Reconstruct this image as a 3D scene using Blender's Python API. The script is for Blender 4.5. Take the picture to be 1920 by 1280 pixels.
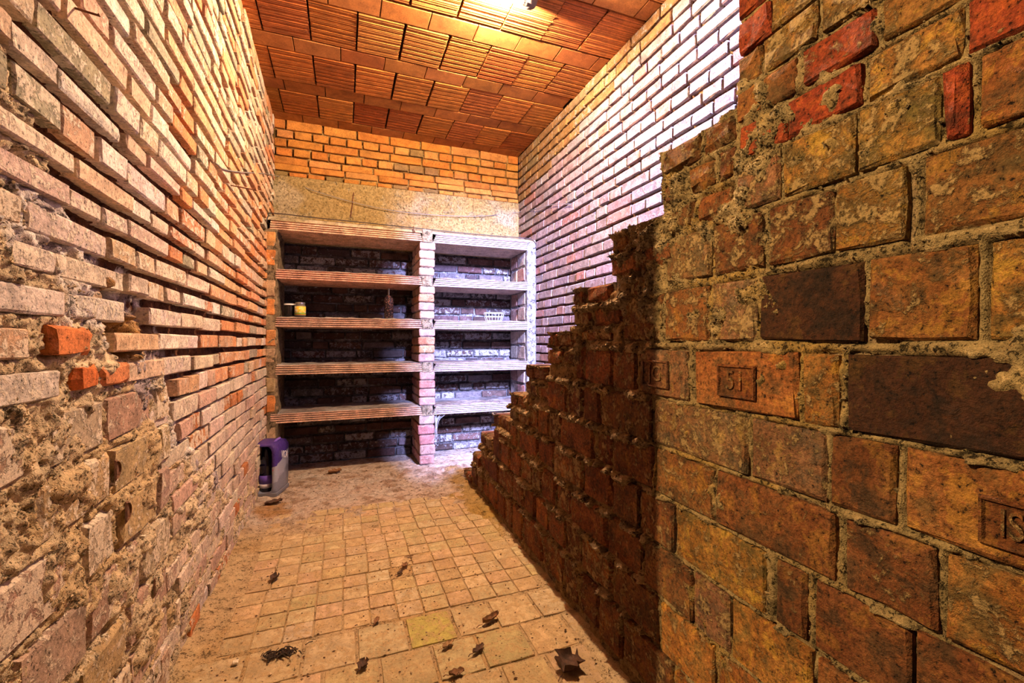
import bpy, math, random
import numpy as np
from mathutils import Matrix, Vector

# ------------------------------------------------------------------ scene, camera, light
SC = bpy.context.scene
for o in list(bpy.data.objects):
    bpy.data.objects.remove(o)
COL = SC.collection
TH, FPX, CAMZ = .3645, 829.6, .947           # heading, focal length in pixels of 1920, eye height
CT, ST = math.cos(TH), math.sin(TH)
cam = bpy.data.cameras.new('camera')
cam.sensor_width = 36
cam.lens = FPX / 1920 * 36
cam.clip_start = .02
camo = bpy.data.objects.new('camera', cam)
COL.objects.link(camo)
camo.location = (0, 0, CAMZ)
camo.rotation_euler = (math.pi / 2, 0, -TH)
SC.camera = camo
SC.view_settings.view_transform = 'Standard'
SC.view_settings.look = 'None'
SC.view_settings.gamma = 1
SC.view_settings.use_curve_mapping = False
SC.view_settings.exposure = 0.3
SC.cycles.diffuse_bounces = 2

world = bpy.data.worlds.new('world')
SC.world = world
world.use_nodes = True
bg = world.node_tree.nodes['Background']
bg.inputs[0].default_value = (.75, .72, 1.0, 1)
bg.inputs[1].default_value = .012

BULB = (.726, 1.985, 2.585)                    # the cellar's ceiling bulb (built further down)
BULB_W = 240


def lamp(name, kind, loc, col, power, size=.02, target=None, sy=None):
    l = bpy.data.lights.new(name, kind)
    l.color = col
    l.energy = power
    if kind == 'AREA':
        l.shape = 'RECTANGLE'
        l.size = size
        l.size_y = sy or size
    else:
        l.shadow_soft_size = size
    o = bpy.data.objects.new(name, l)
    COL.objects.link(o)
    o.location = loc
    if target:
        o.rotation_euler = (Vector(target) - Vector(loc)).to_track_quat('-Z', 'Y').to_euler()
    return o


lamp('bulb_light', 'POINT', BULB, (1.0, .715, .44), BULB_W, .02)
# daylight falling through the door at the head of the stairs, behind the stepped wall
lamp('stair_door_daylight', 'AREA', (1.03, -1.5, 3.0), (.43, .48, 1.0), 2500, .42, (1.0, 3.0, 1.0), .5)
# the bulb of the room left of the doorway behind the camera
lamp('next_room_bulb', 'POINT', (-1.7, .690, 2.45), (1.0, .70, .34), 410, .012)

# ------------------------------------------------------------------ helpers
WALL = {'L': (-.490, -.016, 3.9), 'R': (1.5, .003, 3.9), 'S': (.74, .028, 1.0)}
YB, YF, ZC = 3.77, 3.365, 2.638               # back wall, shelf front, ceiling


def pt(w, u, v):
    """point of a wall, the floor, the ceiling or a plane Y = w seen at pixel (u, v) of the photograph"""
    l = (u - 960) / FPX
    a, b = l * CT + ST, CT - l * ST
    if w in WALL:
        x0, al, yr = WALL[w]
        D = (x0 - al * yr) / (a - al * b)
    elif w == 'F':
        D = CAMZ * FPX / (v - 640)
    elif w == 'C':
        D = (ZC - CAMZ) * FPX / (640 - v)
    else:
        D = float(w) / b
    return a * D, b * D, CAMZ + (640 - v) * D / FPX


def wx(w, y):
    x0, al, yr = WALL[w]
    return x0 + al * (y - yr)


_tab = np.random.RandomState(7).rand(256, 256)


def vnoise(x, y, seed=0):
    x = x + seed * 17.31
    y = y + seed * 9.73
    xi = np.floor(x).astype(int)
    yi = np.floor(y).astype(int)
    fx = x - xi
    fy = y - yi
    fx = fx * fx * (3 - 2 * fx)
    fy = fy * fy * (3 - 2 * fy)
    a = _tab[xi & 255, yi & 255]
    b = _tab[(xi + 1) & 255, yi & 255]
    c = _tab[xi & 255, (yi + 1) & 255]
    d = _tab[(xi + 1) & 255, (yi + 1) & 255]
    return (a * (1 - fx) + b * fx) * (1 - fy) + (c * (1 - fx) + d * fx) * fy


def fbm(x, y, size, octv=4, seed=0, gain=.5):
    """about -1..1; size = metres of the largest lump"""
    s, amp, tot, f = 0, 1.0, 0, 1.0 / size
    for o in range(octv):
        s = s + amp * (vnoise(x * f, y * f, seed + o) * 2 - 1)
        tot += amp
        amp *= gain
        f *= 2.03
    return s / tot * 1.6


def sstep(e0, e1, x):
    t = np.clip((x - e0) / (e1 - e0), 0, 1)
    return t * t * (3 - 2 * t)


def link(o, parent=None):
    COL.objects.link(o)
    if parent is not None:
        o.parent = parent
    return o


def mesh_from(name, verts, faces, mat=None, smooth=False, tint=None):
    me = bpy.data.meshes.new(name)
    if isinstance(faces, np.ndarray):
        n, k = faces.shape
        me.vertices.add(len(verts))
        me.vertices.foreach_set('co', np.asarray(verts, np.float32).ravel())
        me.loops.add(n * k)
        me.loops.foreach_set('vertex_index', faces.astype(np.int32).ravel())
        me.polygons.add(n)
        me.polygons.foreach_set('loop_start', np.arange(0, n * k, k, dtype=np.int32))
        me.polygons.foreach_set('loop_total', np.full(n, k, np.int32))
        me.update(calc_edges=True)
    else:
        me.from_pydata([tuple(v) for v in verts], [], faces)
        me.update()
    me.polygons.foreach_set('use_smooth', np.full(len(me.polygons), bool(smooth)))
    if tint is not None:
        at = me.attributes.new('tint', 'FLOAT_COLOR', 'POINT')
        at.data.foreach_set('color', np.asarray(tint, np.float32).ravel())
    if mat is not None:
        me.materials.append(mat)
    return me


def obj(name, me, parent=None, kind=None, label=None, cat=None, group=None):
    o = bpy.data.objects.new(name, me)
    link(o, parent)
    if kind:
        o['kind'] = kind
    if label:
        o['label'] = label
    if cat:
        o['category'] = cat
    if group:
        o['group'] = group
    return o


def thing(name, loc, label, cat, group=None, rotz=0):
    o = obj(name, None, None, None, label, cat, group)
    o.location = loc
    o.rotation_euler = (0, 0, rotz)
    return o


# ------------------------------------------------------------------ materials
def nodes_of(name):
    m = bpy.data.materials.new(name)
    m.use_nodes = True
    nt = m.node_tree
    nt.nodes.clear()
    out = nt.nodes.new('ShaderNodeOutputMaterial')
    bs = nt.nodes.new('ShaderNodeBsdfPrincipled')
    nt.links.new(bs.outputs[0], out.inputs[0])
    return m, nt, bs


def N(nt, typ, **kw):
    n = nt.nodes.new('ShaderNode' + typ)
    for k, v in kw.items():
        if k in ('operation', 'blend_type', 'data_type', 'attribute_name', 'attribute_type', 'feature', 'wave_type', 'bands_direction', 'clamp'):
            setattr(n, k, v)
    return n


def noise_node(nt, vec, scale, detail=4, rough=.6, dist=0.0):
    n = nt.nodes.new('ShaderNodeTexNoise')
    n.inputs['Scale'].default_value = scale
    n.inputs['Detail'].default_value = detail
    n.inputs['Roughness'].default_value = rough
    n.inputs['Distortion'].default_value = dist
    nt.links.new(vec, n.inputs['Vector'])
    return n.outputs['Fac']


def remap(nt, val, a, b, c=0.0, d=1.0, smooth=False):
    n = nt.nodes.new('ShaderNodeMapRange')
    n.interpolation_type = 'SMOOTHSTEP' if smooth else 'LINEAR'
    nt.links.new(val, n.inputs[0])
    for i, x in enumerate((a, b, c, d)):
        n.inputs[i + 1].default_value = x
    return n.outputs[0]


def mth(nt, op, a, b=None):
    n = nt.nodes.new('ShaderNodeMath')
    n.operation = op
    for i, x in enumerate((a, b)):
        if x is None:
            continue
        if isinstance(x, (int, float)):
            n.inputs[i].default_value = x
        else:
            nt.links.new(x, n.inputs[i])
    return n.outputs[0]


def mixc(nt, fac, a, b, mode='MIX'):
    n = nt.nodes.new('ShaderNodeMix')
    n.data_type = 'RGBA'
    n.blend_type = mode
    if isinstance(fac, (int, float)):
        n.inputs[0].default_value = fac
    else:
        nt.links.new(fac, n.inputs[0])
    for i, x in ((6, a), (7, b)):
        if isinstance(x, tuple):
            n.inputs[i].default_value = (*x[:3], 1)
        else:
            nt.links.new(x, n.inputs[i])
    return n.outputs[2]


def grey(nt, val):
    n = nt.nodes.new('ShaderNodeCombineColor')
    for i in range(3):
        nt.links.new(val, n.inputs[i])
    return n.outputs[0]


def bump(nt, bs, height, strength, dist):
    b = nt.nodes.new('ShaderNodeBump')
    b.inputs['Strength'].default_value = strength
    b.inputs['Distance'].default_value = dist
    nt.links.new(height, b.inputs['Height'])
    nt.links.new(b.outputs[0], bs.inputs['Normal'])


def fired_clay(name, source, dust, mott=(.62, 1.3), fine=(.62, 1.3), bdist=.004, dust_bias=.0, aged=False, pits=.33, alb=.56):
    """brick: colour from the object ('object') or the mesh attribute ('mesh'); alpha = how dusty the piece is"""
    m, nt, bs = nodes_of(name)
    pos = nt.nodes.new('ShaderNodeNewGeometry').outputs['Position']
    if source == 'object':
        oi = nt.nodes.new('ShaderNodeObjectInfo')
        col, alpha = oi.outputs['Color'], oi.outputs['Alpha']
    else:
        at = nt.nodes.new('ShaderNodeAttribute')
        at.attribute_name = 'tint'
        col, alpha = at.outputs['Color'], at.outputs['Alpha']
    n1 = noise_node(nt, pos, 16, 3, .6, .6)
    n2 = noise_node(nt, pos, 130, 5, .72)
    n3 = noise_node(nt, pos, 34, 5, .66, .4)
    n4 = noise_node(nt, pos, 300, 3, .7)
    c = mixc(nt, 1.0, col, grey(nt, remap(nt, n1, .32, .68, *mott)), 'MULTIPLY')
    if aged:
        r = nt.nodes.new('ShaderNodeValToRGB')
        cr = r.color_ramp
        cr.elements[0].position = .34
        cr.elements[0].color = (.05, .016, .008, 1)
        cr.elements[1].position = .70
        cr.elements[1].color = (.95, .66, .12, 1)
        for p, cc in ((.43, (.18, .06, .025, 1)), (.49, (.55, .22, .06, 1)), (.53, (.46, .12, .04, 1)), (.57, (.75, .45, .12, 1))):
            e = cr.elements.new(p)
            e.color = cc
        na = noise_node(nt, pos, 15, 7, .74, .25)
        nt.links.new(na, r.inputs[0])
        c = mixc(nt, 1.0, c, grey(nt, remap(nt, noise_node(nt, pos, 6.5, 6, .7, .3), .40, .56, .38, 1.15)), 'MULTIPLY')
        c = mixc(nt, .66, c, mixc(nt, 1.0, mixc(nt, .15, r.outputs[0], (.8, .8, .8)), mixc(nt, .05, mixc(nt, 1.0, col, (2.3, 2.3, 2.3), 'MULTIPLY'), (1, 1, 1)), 'MULTIPLY'))
    c = mixc(nt, 1.0, c, grey(nt, remap(nt, n2, .3, .7, *fine)), 'MULTIPLY')
    df = remap(nt, mth(nt, 'ADD', mth(nt, 'ADD', n3, mth(nt, 'MULTIPLY', n2, .5)), mth(nt, 'MULTIPLY', mth(nt, 'SUBTRACT', alpha, .5), .55)), .78 - dust_bias, .9 - dust_bias, 0, 1, True)
    c = mixc(nt, mth(nt, 'MULTIPLY', df, .8), c, mixc(nt, 1.0, dust, grey(nt, remap(nt, n2, .3, .7, .7, 1.25)), 'MULTIPLY'))
    pf = remap(nt, mth(nt, 'ADD', n2, mth(nt, 'MULTIPLY', n4, .35)), .5, .55, 0, 1, True)
    c = mixc(nt, 1.0, c, grey(nt, remap(nt, pf, 0, 1, pits, 1.0)), 'MULTIPLY')
    c = mixc(nt, 1.0, c, (alb, alb, alb), 'MULTIPLY')
    nt.links.new(c, bs.inputs['Base Color'])
    bs.inputs['Roughness'].default_value = .88
    bs.inputs['Specular IOR Level'].default_value = .25
    h = mth(nt, 'ADD', mth(nt, 'MULTIPLY', pf, .6), mth(nt, 'ADD', n3, mth(nt, 'MULTIPLY', n4, .3)))
    bump(nt, bs, mth(nt, 'ADD', h, mth(nt, 'MULTIPLY', df, .35)), .9, bdist)
    return m


def mortar_mat(name, bdist=.005, pits=.25, contrast=(.6, 1.35), k=1.0, alb=.56):
    m, nt, bs = nodes_of(name)
    pos = nt.nodes.new('ShaderNodeNewGeometry').outputs['Position']
    at = nt.nodes.new('ShaderNodeAttribute')
    at.attribute_name = 'tint'
    n1 = noise_node(nt, pos, 30 * k, 5, .72, .15)
    n2 = noise_node(nt, pos, 150 * k, 4, .75)
    n3 = noise_node(nt, pos, 420, 2, .7)
    c = mixc(nt, 1.0, at.outputs['Color'], grey(nt, remap(nt, n1, .3, .7, *contrast)), 'MULTIPLY')
    c = mixc(nt, 1.0, c, grey(nt, remap(nt, n3, .3, .7, .75, 1.25)), 'MULTIPLY')
    pf = remap(nt, mth(nt, 'ADD', n2, mth(nt, 'MULTIPLY', n1, .5)), .62, .68, 0, 1, True)
    c = mixc(nt, 1.0, c, grey(nt, remap(nt, pf, 0, 1, pits, 1)), 'MULTIPLY')
    c = mixc(nt, 1.0, c, (alb, alb, alb), 'MULTIPLY')
    nt.links.new(c, bs.inputs['Base Color'])
    bs.inputs['Roughness'].default_value = .95
    bs.inputs['Specular IOR Level'].default_value = .15
    bump(nt, bs, mth(nt, 'ADD', mth(nt, 'MULTIPLY', pf, .7), mth(nt, 'ADD', n1, mth(nt, 'MULTIPLY', n3, .35))), 1.0, bdist)
    return m


def plain(name, col, rough=.6, metal=0.0, vary=0.0, scale=40, emit=0, trans=0.0, bd=0.0):
    m, nt, bs = nodes_of(name)
    bs.inputs['Roughness'].default_value = rough
    bs.inputs['Metallic'].default_value = metal
    bs.inputs['Transmission Weight'].default_value = trans
    if vary or bd:
        tc = nt.nodes.new('ShaderNodeTexCoord').outputs['Object']
        n = noise_node(nt, tc, scale, 4, .65)
        c = mixc(nt, 1.0, tuple(col), grey(nt, remap(nt, n, .3, .7, 1 - vary, 1 + vary)), 'MULTIPLY')
        nt.links.new(c, bs.inputs['Base Color'])
        if bd:
            bump(nt, bs, n, .8, bd)
    else:
        bs.inputs['Base Color'].default_value = (*col, 1)
    if emit:
        bs.inputs['Emission Color'].default_value = (*col, 1)
        bs.inputs['Emission Strength'].default_value = emit
    return m


DUST_L = (.78, .60, .42)
MAT = {}
for key, args in {
    'left': dict(dust=(.86, .72, .56), dust_bias=.02, fine=(.5, 1.4), mott=(.7, 1.25), bdist=.0045, pits=.2, alb=.86),
    'right': dict(dust=(.54, .46, .47), dust_bias=-.03, pits=.4, alb=.58),
    'back': dict(dust=(.70, .40, .16), dust_bias=-.12, pits=.4, mott=(.7, 1.2)),
    'niche': dict(dust=(.60, .57, .60), dust_bias=.0),
    'aged': dict(dust=(.56, .38, .17), dust_bias=.02, aged=True, mott=(.45, 1.5), fine=(.3, 1.6), bdist=.012, pits=.14),
    'tile': dict(dust=(.50, .20, .07), dust_bias=-.16, mott=(.8, 1.2), fine=(.75, 1.2), bdist=.0025, pits=.7),
    'joist': dict(dust=(.50, .20, .07), dust_bias=-.16, mott=(.75, 1.2), fine=(.7, 1.25), bdist=.0005, pits=.6),
    'paver': dict(dust=(.66, .44, .21), dust_bias=.06, mott=(.8, 1.2), fine=(.8, 1.2), bdist=.0025, pits=.55, alb=.68),
    'shelf': dict(dust=(.80, .66, .56), dust_bias=-.02, bdist=.003, pits=.5, alb=.75),
}.items():
    MAT[key] = fired_clay('brick_' + key, 'object', **args)
    MAT[key + '_joined'] = fired_clay('brick_' + key + '_joined', 'mesh', **args)
MORTAR = mortar_mat('lime_mortar', .009, .2, (.45, 1.5))
MORTAR_SOFT = mortar_mat('floor_dirt', .004, .5, (.75, 1.2), alb=.66)
MORTAR_PALE = mortar_mat('pale_lime_mortar', .005, .3, (.6, 1.35), alb=.85)
CONCRETE = mortar_mat('rough_concrete', .003, .35, (.6, 1.35), 2.6)


# ------------------------------------------------------------------ bricks
rng = random.Random(11)
_cache = {}


def brick_arrays(w, h, d, bev, rough, seed, hole=None):
    """face grid 3x3, rounded edge, sides: 40 triangles; a = along, b = up, c = out"""
    r = np.random.RandomState(seed)
    xs = np.array([-w / 2 + bev, 0, w / 2 - bev])
    ys = np.array([-h / 2 + bev, 0, h / 2 - bev])
    vs = []
    for j in range(3):
        for i in range(3):
            jx = (r.rand() - .5) * bev * 1.0
            jy = (r.rand() - .5) * bev * 1.0
            vs.append((xs[i] + jx, ys[j] + jy, (r.rand() - .5) * rough))
    ring = [0, 1, 2, 5, 8, 7, 6, 3]
    n0 = len(vs)
    for k in ring:
        i, j = k % 3 - 1, k // 3 - 1
        cut = bev * (.1 + .9 * r.rand()) if (i and j) else bev * .55 * r.rand()
        vs.append((i * (w / 2 - cut * .6) + (0 if i else vs[k][0]), j * (h / 2 - cut * .6) + (0 if j else vs[k][1]), -bev * (.8 + .5 * r.rand())))
    n1 = len(vs)
    for q in range(8):
        x, y, _ = vs[n0 + q]
        vs.append((x, y, -d))
    fs = []
    for j in range(2):
        for i in range(2):
            if hole and (i, j) == hole[0]:
                continue
            a = j * 3 + i
            fs.append((a, a + 1, a + 4, a + 3))
    for q in range(8):
        p = (q + 1) % 8
        fs.append((ring[p], ring[q], n0 + q, n0 + p))
        fs.append((n0 + p, n0 + q, n1 + q, n1 + p))
    return np.array(vs), np.array(fs)


class Frame:
    """a surface: a runs along it, b up (or along) it, h out of it"""

    def __init__(self, kind):
        self.k = kind
        if kind in 'L':
            al = WALL['L'][1]
            self.ax, self.bx, self.n, self.sg = Vector((al, 1, 0)), Vector((0, 0, 1)), Vector((1, -al, 0)), 1
        elif kind in 'RS':
            al = WALL[kind][1]
            self.ax, self.bx, self.n, self.sg = Vector((-al, -1, 0)), Vector((0, 0, 1)), Vector((-1, al, 0)), -1
        elif kind == 'B':
            self.ax, self.bx, self.n, self.sg = Vector((1, 0, 0)), Vector((0, 0, 1)), Vector((0, -1, 0)), 1
        elif kind == 'F':
            self.ax, self.bx, self.n, self.sg = Vector((1, 0, 0)), Vector((0, 1, 0)), Vector((0, 0, 1)), 1
        elif kind == 'C':
            self.ax, self.bx, self.n, self.sg = Vector((1, 0, 0)), Vector((0, -1, 0)), Vector((0, 0, -1)), 1

    def P(self, a, b, h=0):
        k = self.k
        if k in 'LRS':
            x0, al, yr = WALL[k]
            return np.stack([x0 + al * (a - yr) + self.n.x * h, a + self.n.y * h, b + 0 * a], -1)
        if k == 'B':
            return np.stack([a + 0 * b, YB - h + 0 * a, b + 0 * a], -1)
        if k == 'F':
            return np.stack([a + 0 * b, b + 0 * a, h + 0 * a], -1)
        return np.stack([a + 0 * b, b + 0 * a, ZC - h + 0 * a], -1)


BIG = 0


def lay(frame, rects, mat, parent, bev=.007, rough=.002, depth=.05, name='brick', cap=300, variants=9):
    """rects: dicts a0 a1 b0 b1 col(4) [h, rot, bev, depth, keep]. The ones that show largest become parts, the rest one joined part."""
    fr = Frame(frame)

    def shown(r):
        p = fr.P(np.array((r['a0'] + r['a1']) / 2), np.array((r['b0'] + r['b1']) / 2))
        D = p[0] * ST + p[1] * CT
        if D < .2:
            return 0
        u = 960 + FPX * (p[0] * CT - p[1] * ST) / D
        v = 640 - FPX * (p[2] - CAMZ) / D
        if not (-150 < u < 2070 and -150 < v < 1430):
            return 0
        view = Vector(p) - Vector((0, 0, CAMZ))
        return r.get('keep', 1) * (r['a1'] - r['a0']) * (r['b1'] - r['b0']) * abs(view.dot(fr.n)) / D ** 3

    rects = sorted(rects, key=shown, reverse=True)
    jv, jf, jc, off = [], [], [], 0
    out = []
    for i, r in enumerate(rects):
        w, h = r['a1'] - r['a0'], r['b1'] - r['b0']
        bv = min(r.get('bev', bev), w * .2, h * .2)
        dp = r.get('depth', depth)
        kw, kh = max(.02, round(w / .02) * .02), max(.01, round(h / .01) * .01)
        var = rng.randrange(variants)
        key = (frame, kw, kh, round(bv, 4), dp, rough, var, mat)
        if key not in _cache:
            vs, fs = brick_arrays(kw, kh, dp, bv, rough, hash((round(kw * 100), round(kh * 100), var)) % 10000)
            _cache[key] = (vs, fs, {})
        vs, fs, store = _cache[key]
        c = fr.P(np.array((r['a0'] + r['a1']) / 2), np.array((r['b0'] + r['b1']) / 2), r.get('h', 0))
        rot = r.get('rot', 0)
        M = Matrix((fr.ax, fr.bx, fr.n)).transposed().to_4x4()
        M = Matrix.Translation(Vector(c)) @ M @ Matrix.Rotation(rot, 4, 'Z') @ Matrix.Rotation(r.get('tx', 0), 4, 'X') @ Matrix.Rotation(r.get('ty', 0), 4, 'Y') @ Matrix.Diagonal((w / kw, h / kh, 1, 1))
        if i < cap and shown(r) > 0:
            if 'me' not in store:
                store['me'] = mesh_from(name, vs, fs, MAT[mat])
            o = bpy.data.objects.new(name, store['me'])
            o.matrix_world = M
            o.color = r['col']
            COL.objects.link(o)
            o.parent = parent
            r['o'] = o
            out.append(o)
        else:
            Mn = np.array(M)
            jv.append(vs @ Mn[:3, :3].T + Mn[:3, 3])
            jf.append(fs + off)
            jc.append(np.tile(np.array(r['col']), (len(vs), 1)))
            off += len(vs)
    if jv:
        me = mesh_from(name + '_remainder', np.concatenate(jv), np.concatenate(jf), MAT[mat + '_joined'], tint=np.concatenate(jc))
        obj(name + '_remainder', me, parent, 'stuff')
    return out


def field(av, bv, rects):
    """distance into the nearest brick (+ inside, - outside, metres) on the grid av x bv"""
    d = np.full((len(bv), len(av)), -.05)
    top = np.full_like(d, 9.0)
    R = .03
    for r in rects:
        if r.get('nofield'):
            continue
        i0, i1 = np.searchsorted(av, (r['a0'] - R, r['a1'] + R))
        j0, j1 = np.searchsorted(bv, (r['b0'] - R, r['b1'] + R))
        if i1 <= i0 or j1 <= j0:
            continue
        A = av[i0:i1][None, :]
        B = bv[j0:j1][:, None]
        dd = np.minimum(np.minimum(A - r['a0'], r['a1'] - A), np.minimum(B - r['b0'], r['b1'] - B))
        sub = d[j0:j1, i0:i1]
        np.maximum(sub, dd, out=sub)
        # height over the brick's upper edge, where mortar squeezes out
        inx = (A > r['a0']) & (A < r['a1'])
        tt = np.where(inx, np.abs(B - r['b1']), 9.0)
        sb = top[j0:j1, i0:i1]
        np.minimum(sb, tt, out=sb)
    return d, top


def spread(lo, hi, fn):
    v = [lo]
    while v[-1] < hi:
        v.append(v[-1] + fn(v[-1]))
    v[-1] = hi
    return np.array(v)


def bed_mesh(frame, av, bv, h, tint, mat, name, keep=None, skirt=.1):
    fr = Frame(frame)
    A, B = np.meshgrid(av, bv)
    P = fr.P(A, B, h).reshape(-1, 3)
    nb, na = h.shape
    idx = np.arange(nb * na).reshape(nb, na)
    q = np.stack([idx[:-1, :-1], idx[:-1, 1:], idx[1:, 1:], idx[1:, :-1]], -1)
    flip = (fr.ax.cross(fr.bx).dot(fr.n) < 0) ^ (frame in 'RSC')
    if keep is not None:
        k = keep[:-1, :-1] & keep[:-1, 1:] & keep[1:, 1:] & keep[1:, :-1]
        q = q[k]
    q = q.reshape(-1, 4)
    T = tint.reshape(-1, 4)
    if skirt and keep is None:
        edge = np.concatenate([idx[0, :], idx[1:, -1], idx[-1, -2::-1], idx[-2:0:-1, 0]])
        hh = np.full(h.shape, -skirt)
        P2 = fr.P(A, B, hh).reshape(-1, 3)[edge]
        n = len(edge)
        ar = np.arange(n)
        s = np.stack([edge, nb * na + ar, nb * na + (ar + 1) % n, np.roll(edge, -1)], -1)
        P = np.concatenate([P, P2])
        T = np.concatenate([T, T[edge]])
        q = np.concatenate([q, s])
    if flip:
        q = q[:, ::-1]
    return mesh_from(name, P, np.ascontiguousarray(q), mat, True, T)


def paint(base, shape, *layers):
    t = np.empty(shape + (4,))
    t[..., :3] = base
    t[..., 3] = 1
    for mask, col in layers:
        t[..., :3] = t[..., :3] * (1 - mask[..., None]) + np.array(col) * mask[..., None]
    return t


def blob(A, B, a, b, ra, rb, seed=0, wob=.5):
    q = np.sqrt(((A - a) / ra) ** 2 + ((B - b) / rb) ** 2)
    return sstep(1.15, .55, q + wob * fbm(A, B, min(ra, rb) * .7, 4, seed))


def crumbs(frame, A, B, hb, mask, n, smin, smax, mat, tint, parent, name, seed):
    """grains of broken mortar stuck to a surface, one joined part"""
    r = np.random.RandomState(seed)
    w = mask.ravel() * np.gradient(A, axis=1).ravel() * np.gradient(B, axis=0).ravel()
    pick = r.choice(len(w), n, p=w / w.sum())
    fr = Frame(frame)
    P = fr.P(A.ravel()[pick] + .004 * (r.rand(n) - .5), B.ravel()[pick] + .004 * (r.rand(n) - .5), hb.ravel()[pick] + .0005)
    o8 = np.array([(1, 0, 0), (-1, 0, 0), (0, 1, 0), (0, -1, 0), (0, 0, 1), (0, 0, -1)], float)
    f8 = np.array([(0, 2, 4), (2, 1, 4), (1, 3, 4), (3, 0, 4), (2, 0, 5), (1, 2, 5), (3, 1, 5), (0, 3, 5)])
    sz = smin + (smax - smin) * r.rand(n) ** 2.5
    V = P[:, None, :] + o8[None] * sz[:, None, None] * (.55 + .9 * r.rand(n, 6, 1)) + (r.rand(n, 6, 3) - .5) * sz[:, None, None] * .6
    Fc = f8[None] + 6 * np.arange(n)[:, None, None]
    T = np.ones((n, 6, 4))
    T[..., :3] = np.array(tint) * (.7 + .6 * r.rand(n, 1, 1))
    obj(name, mesh_from(name, V.reshape(-1, 3), np.ascontiguousarray(Fc.reshape(-1, 3)), mat, False, T.reshape(-1, 4)), parent, 'stuff')


def jit(c, s=.12, a=.5):
    k = 1 + rng.uniform(-s, s)
    return (max(0, c[0] * k * rng.uniform(.94, 1.06)), max(0, c[1] * k * rng.uniform(.94, 1.06)), max(0, c[2] * k * rng.uniform(.94, 1.06)), a)


def courses(levels, a0, a1, joint=.012, stretch=.243, head=.115, first=0, colf=None, purity=.86, alt=True, hj=.004, rot=.006, skip=None, tilt=1.0):
    """levels: bed joints from the bottom up"""
    out = []
    for k in range(len(levels) - 1):
        b0, b1 = levels[k] + joint / 2, levels[k + 1] - joint / 2
        headers = (k + first) % 2 == 0
        a = a0 - rng.uniform(0, .2)
        while a < a1:
            hd = headers if rng.random() < purity else not headers
            w = (head if hd else stretch) * rng.uniform(.92, 1.05)
            if alt is False:
                w = (head if rng.random() < .35 else stretch) * rng.uniform(.9, 1.05)
            x0, x1 = max(a, a0), min(a + w, a1)
            if x1 - x0 > .03:
                r = dict(a0=x0, a1=x1, b0=b0 + rng.uniform(-.003, .003), b1=b1 + rng.uniform(-.003, .003), h=rng.uniform(-hj, hj), rot=rng.uniform(-rot, rot), tx=tilt * rng.uniform(-.025, .025), ty=tilt * rng.uniform(-.012, .012))
                if skip is None or not skip((x0 + x1) / 2, (b0 + b1) / 2):
                    r['col'] = colf((x0 + x1) / 2, (b0 + b1) / 2)
                    out.append(r)
            a += w + rng.uniform(.45, .75) * joint
    return out


# ------------------------------------------------------------------ left wall
wall_left = obj('wall_left', None, None, 'structure', 'rough red and pale brick wall along the left side of the cellar', 'wall')
zb = [.844, .911, .979, 1.045, 1.107, 1.172, 1.230, 1.287, 1.362, 1.419, 1.489]
while zb[-1] < ZC - .03:
    zb.append(zb[-1] + .0665)
zb[-1] = ZC + .02
zlow = list(np.linspace(.0, .844, 14))


def smear_line(y):
    return np.interp(y, (.80, .88, .94, 1.0, 1.13, 1.42, 1.6, 2.0, 2.8, 3.4), (1.44, 1.36, 1.27, 1.18, 1.07, .95, .72, .46, .18, .05))


def col_left(y, z):
    t = rng.random()
    warm = min(1, max(0, (y - 1.2) / 1.2)) * (1 if z < 1.9 else .6)
    if z < .80:
        base = rng.choice([(.70, .51, .41), (.74, .56, .46), (.66, .45, .36), (.78, .63, .52)])
        if t < .07:
            base = (.62, .22, .08)
    elif z > 1.75:
        base = rng.choice([(.78, .50, .32), (.80, .54, .37), (.76, .45, .27), (.80, .58, .44)])
        if t < .10:
            base = (.42, .35, .24)
    else:
        base = rng.choice([(.84, .68, .60), (.82, .62, .51), (.80, .56, .39), (.77, .49, .32)])
        if t < .08:
            base = (.44, .37, .26)
    if t > 1 - .75 * warm and z > .75:
        base = rng.choice([(.74, .36, .19), (.72, .30, .13), (.70, .40, .22)])
    return jit(base, .08, rng.uniform(.35, .75) - .12 * warm)


def skip_left(y, z):
    if z < .85 and y < 1.50:
        return True                                   # other masonry there
    return 1.14 < y < 1.30 and .95 < z < 1.05         # the broken hole


rects = courses(zb, .80, YB, joint=.021, purity=.68, colf=col_left, first=1, skip=skip_left, hj=.006, rot=.010)
rects += courses(zlow, 1.36, YB, joint=.010, colf=col_left, first=0, skip=lambda y, z: y < 1.47 + .05 * math.sin(z * 40), hj=.006, rot=.012)
# lower left: bricks set on edge, broad faces showing
big = [.005, .125, .24, .36, .49, .615, .73, .84]
kl = [(.56, .36, .25), (.50, .31, .23), (.62, .43, .22), (.60, .32, .15), (.52, .34, .27), (.60, .42, .30)]
frogs = []
for k in range(len(big) - 1):
    a = .74 + (.06, .16, .0, .12, .05, .17, .02)[k]
    while a < 1.47:
        w = rng.choice((.20, .21, .235, .12, .185))
        e = min(a + w, 1.485)
        if e - max(a, .80) > .05:
            a = max(a, .80)
            r = dict(a0=a, a1=e, b0=big[k] + .007, b1=big[k + 1] - .007, h=rng.uniform(-.006, .006), rot=rng.uniform(-.02, .02), tx=rng.uniform(-.03, .03), ty=rng.uniform(-.02, .02), bev=.010, col=jit(rng.choice(kl), .1, rng.uniform(.45, .8)), rough=.004)
            rects.append(r)
            if w > .18 and .74 < a < 1.35:
                frogs.append(r)
        a += w + .014
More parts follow.
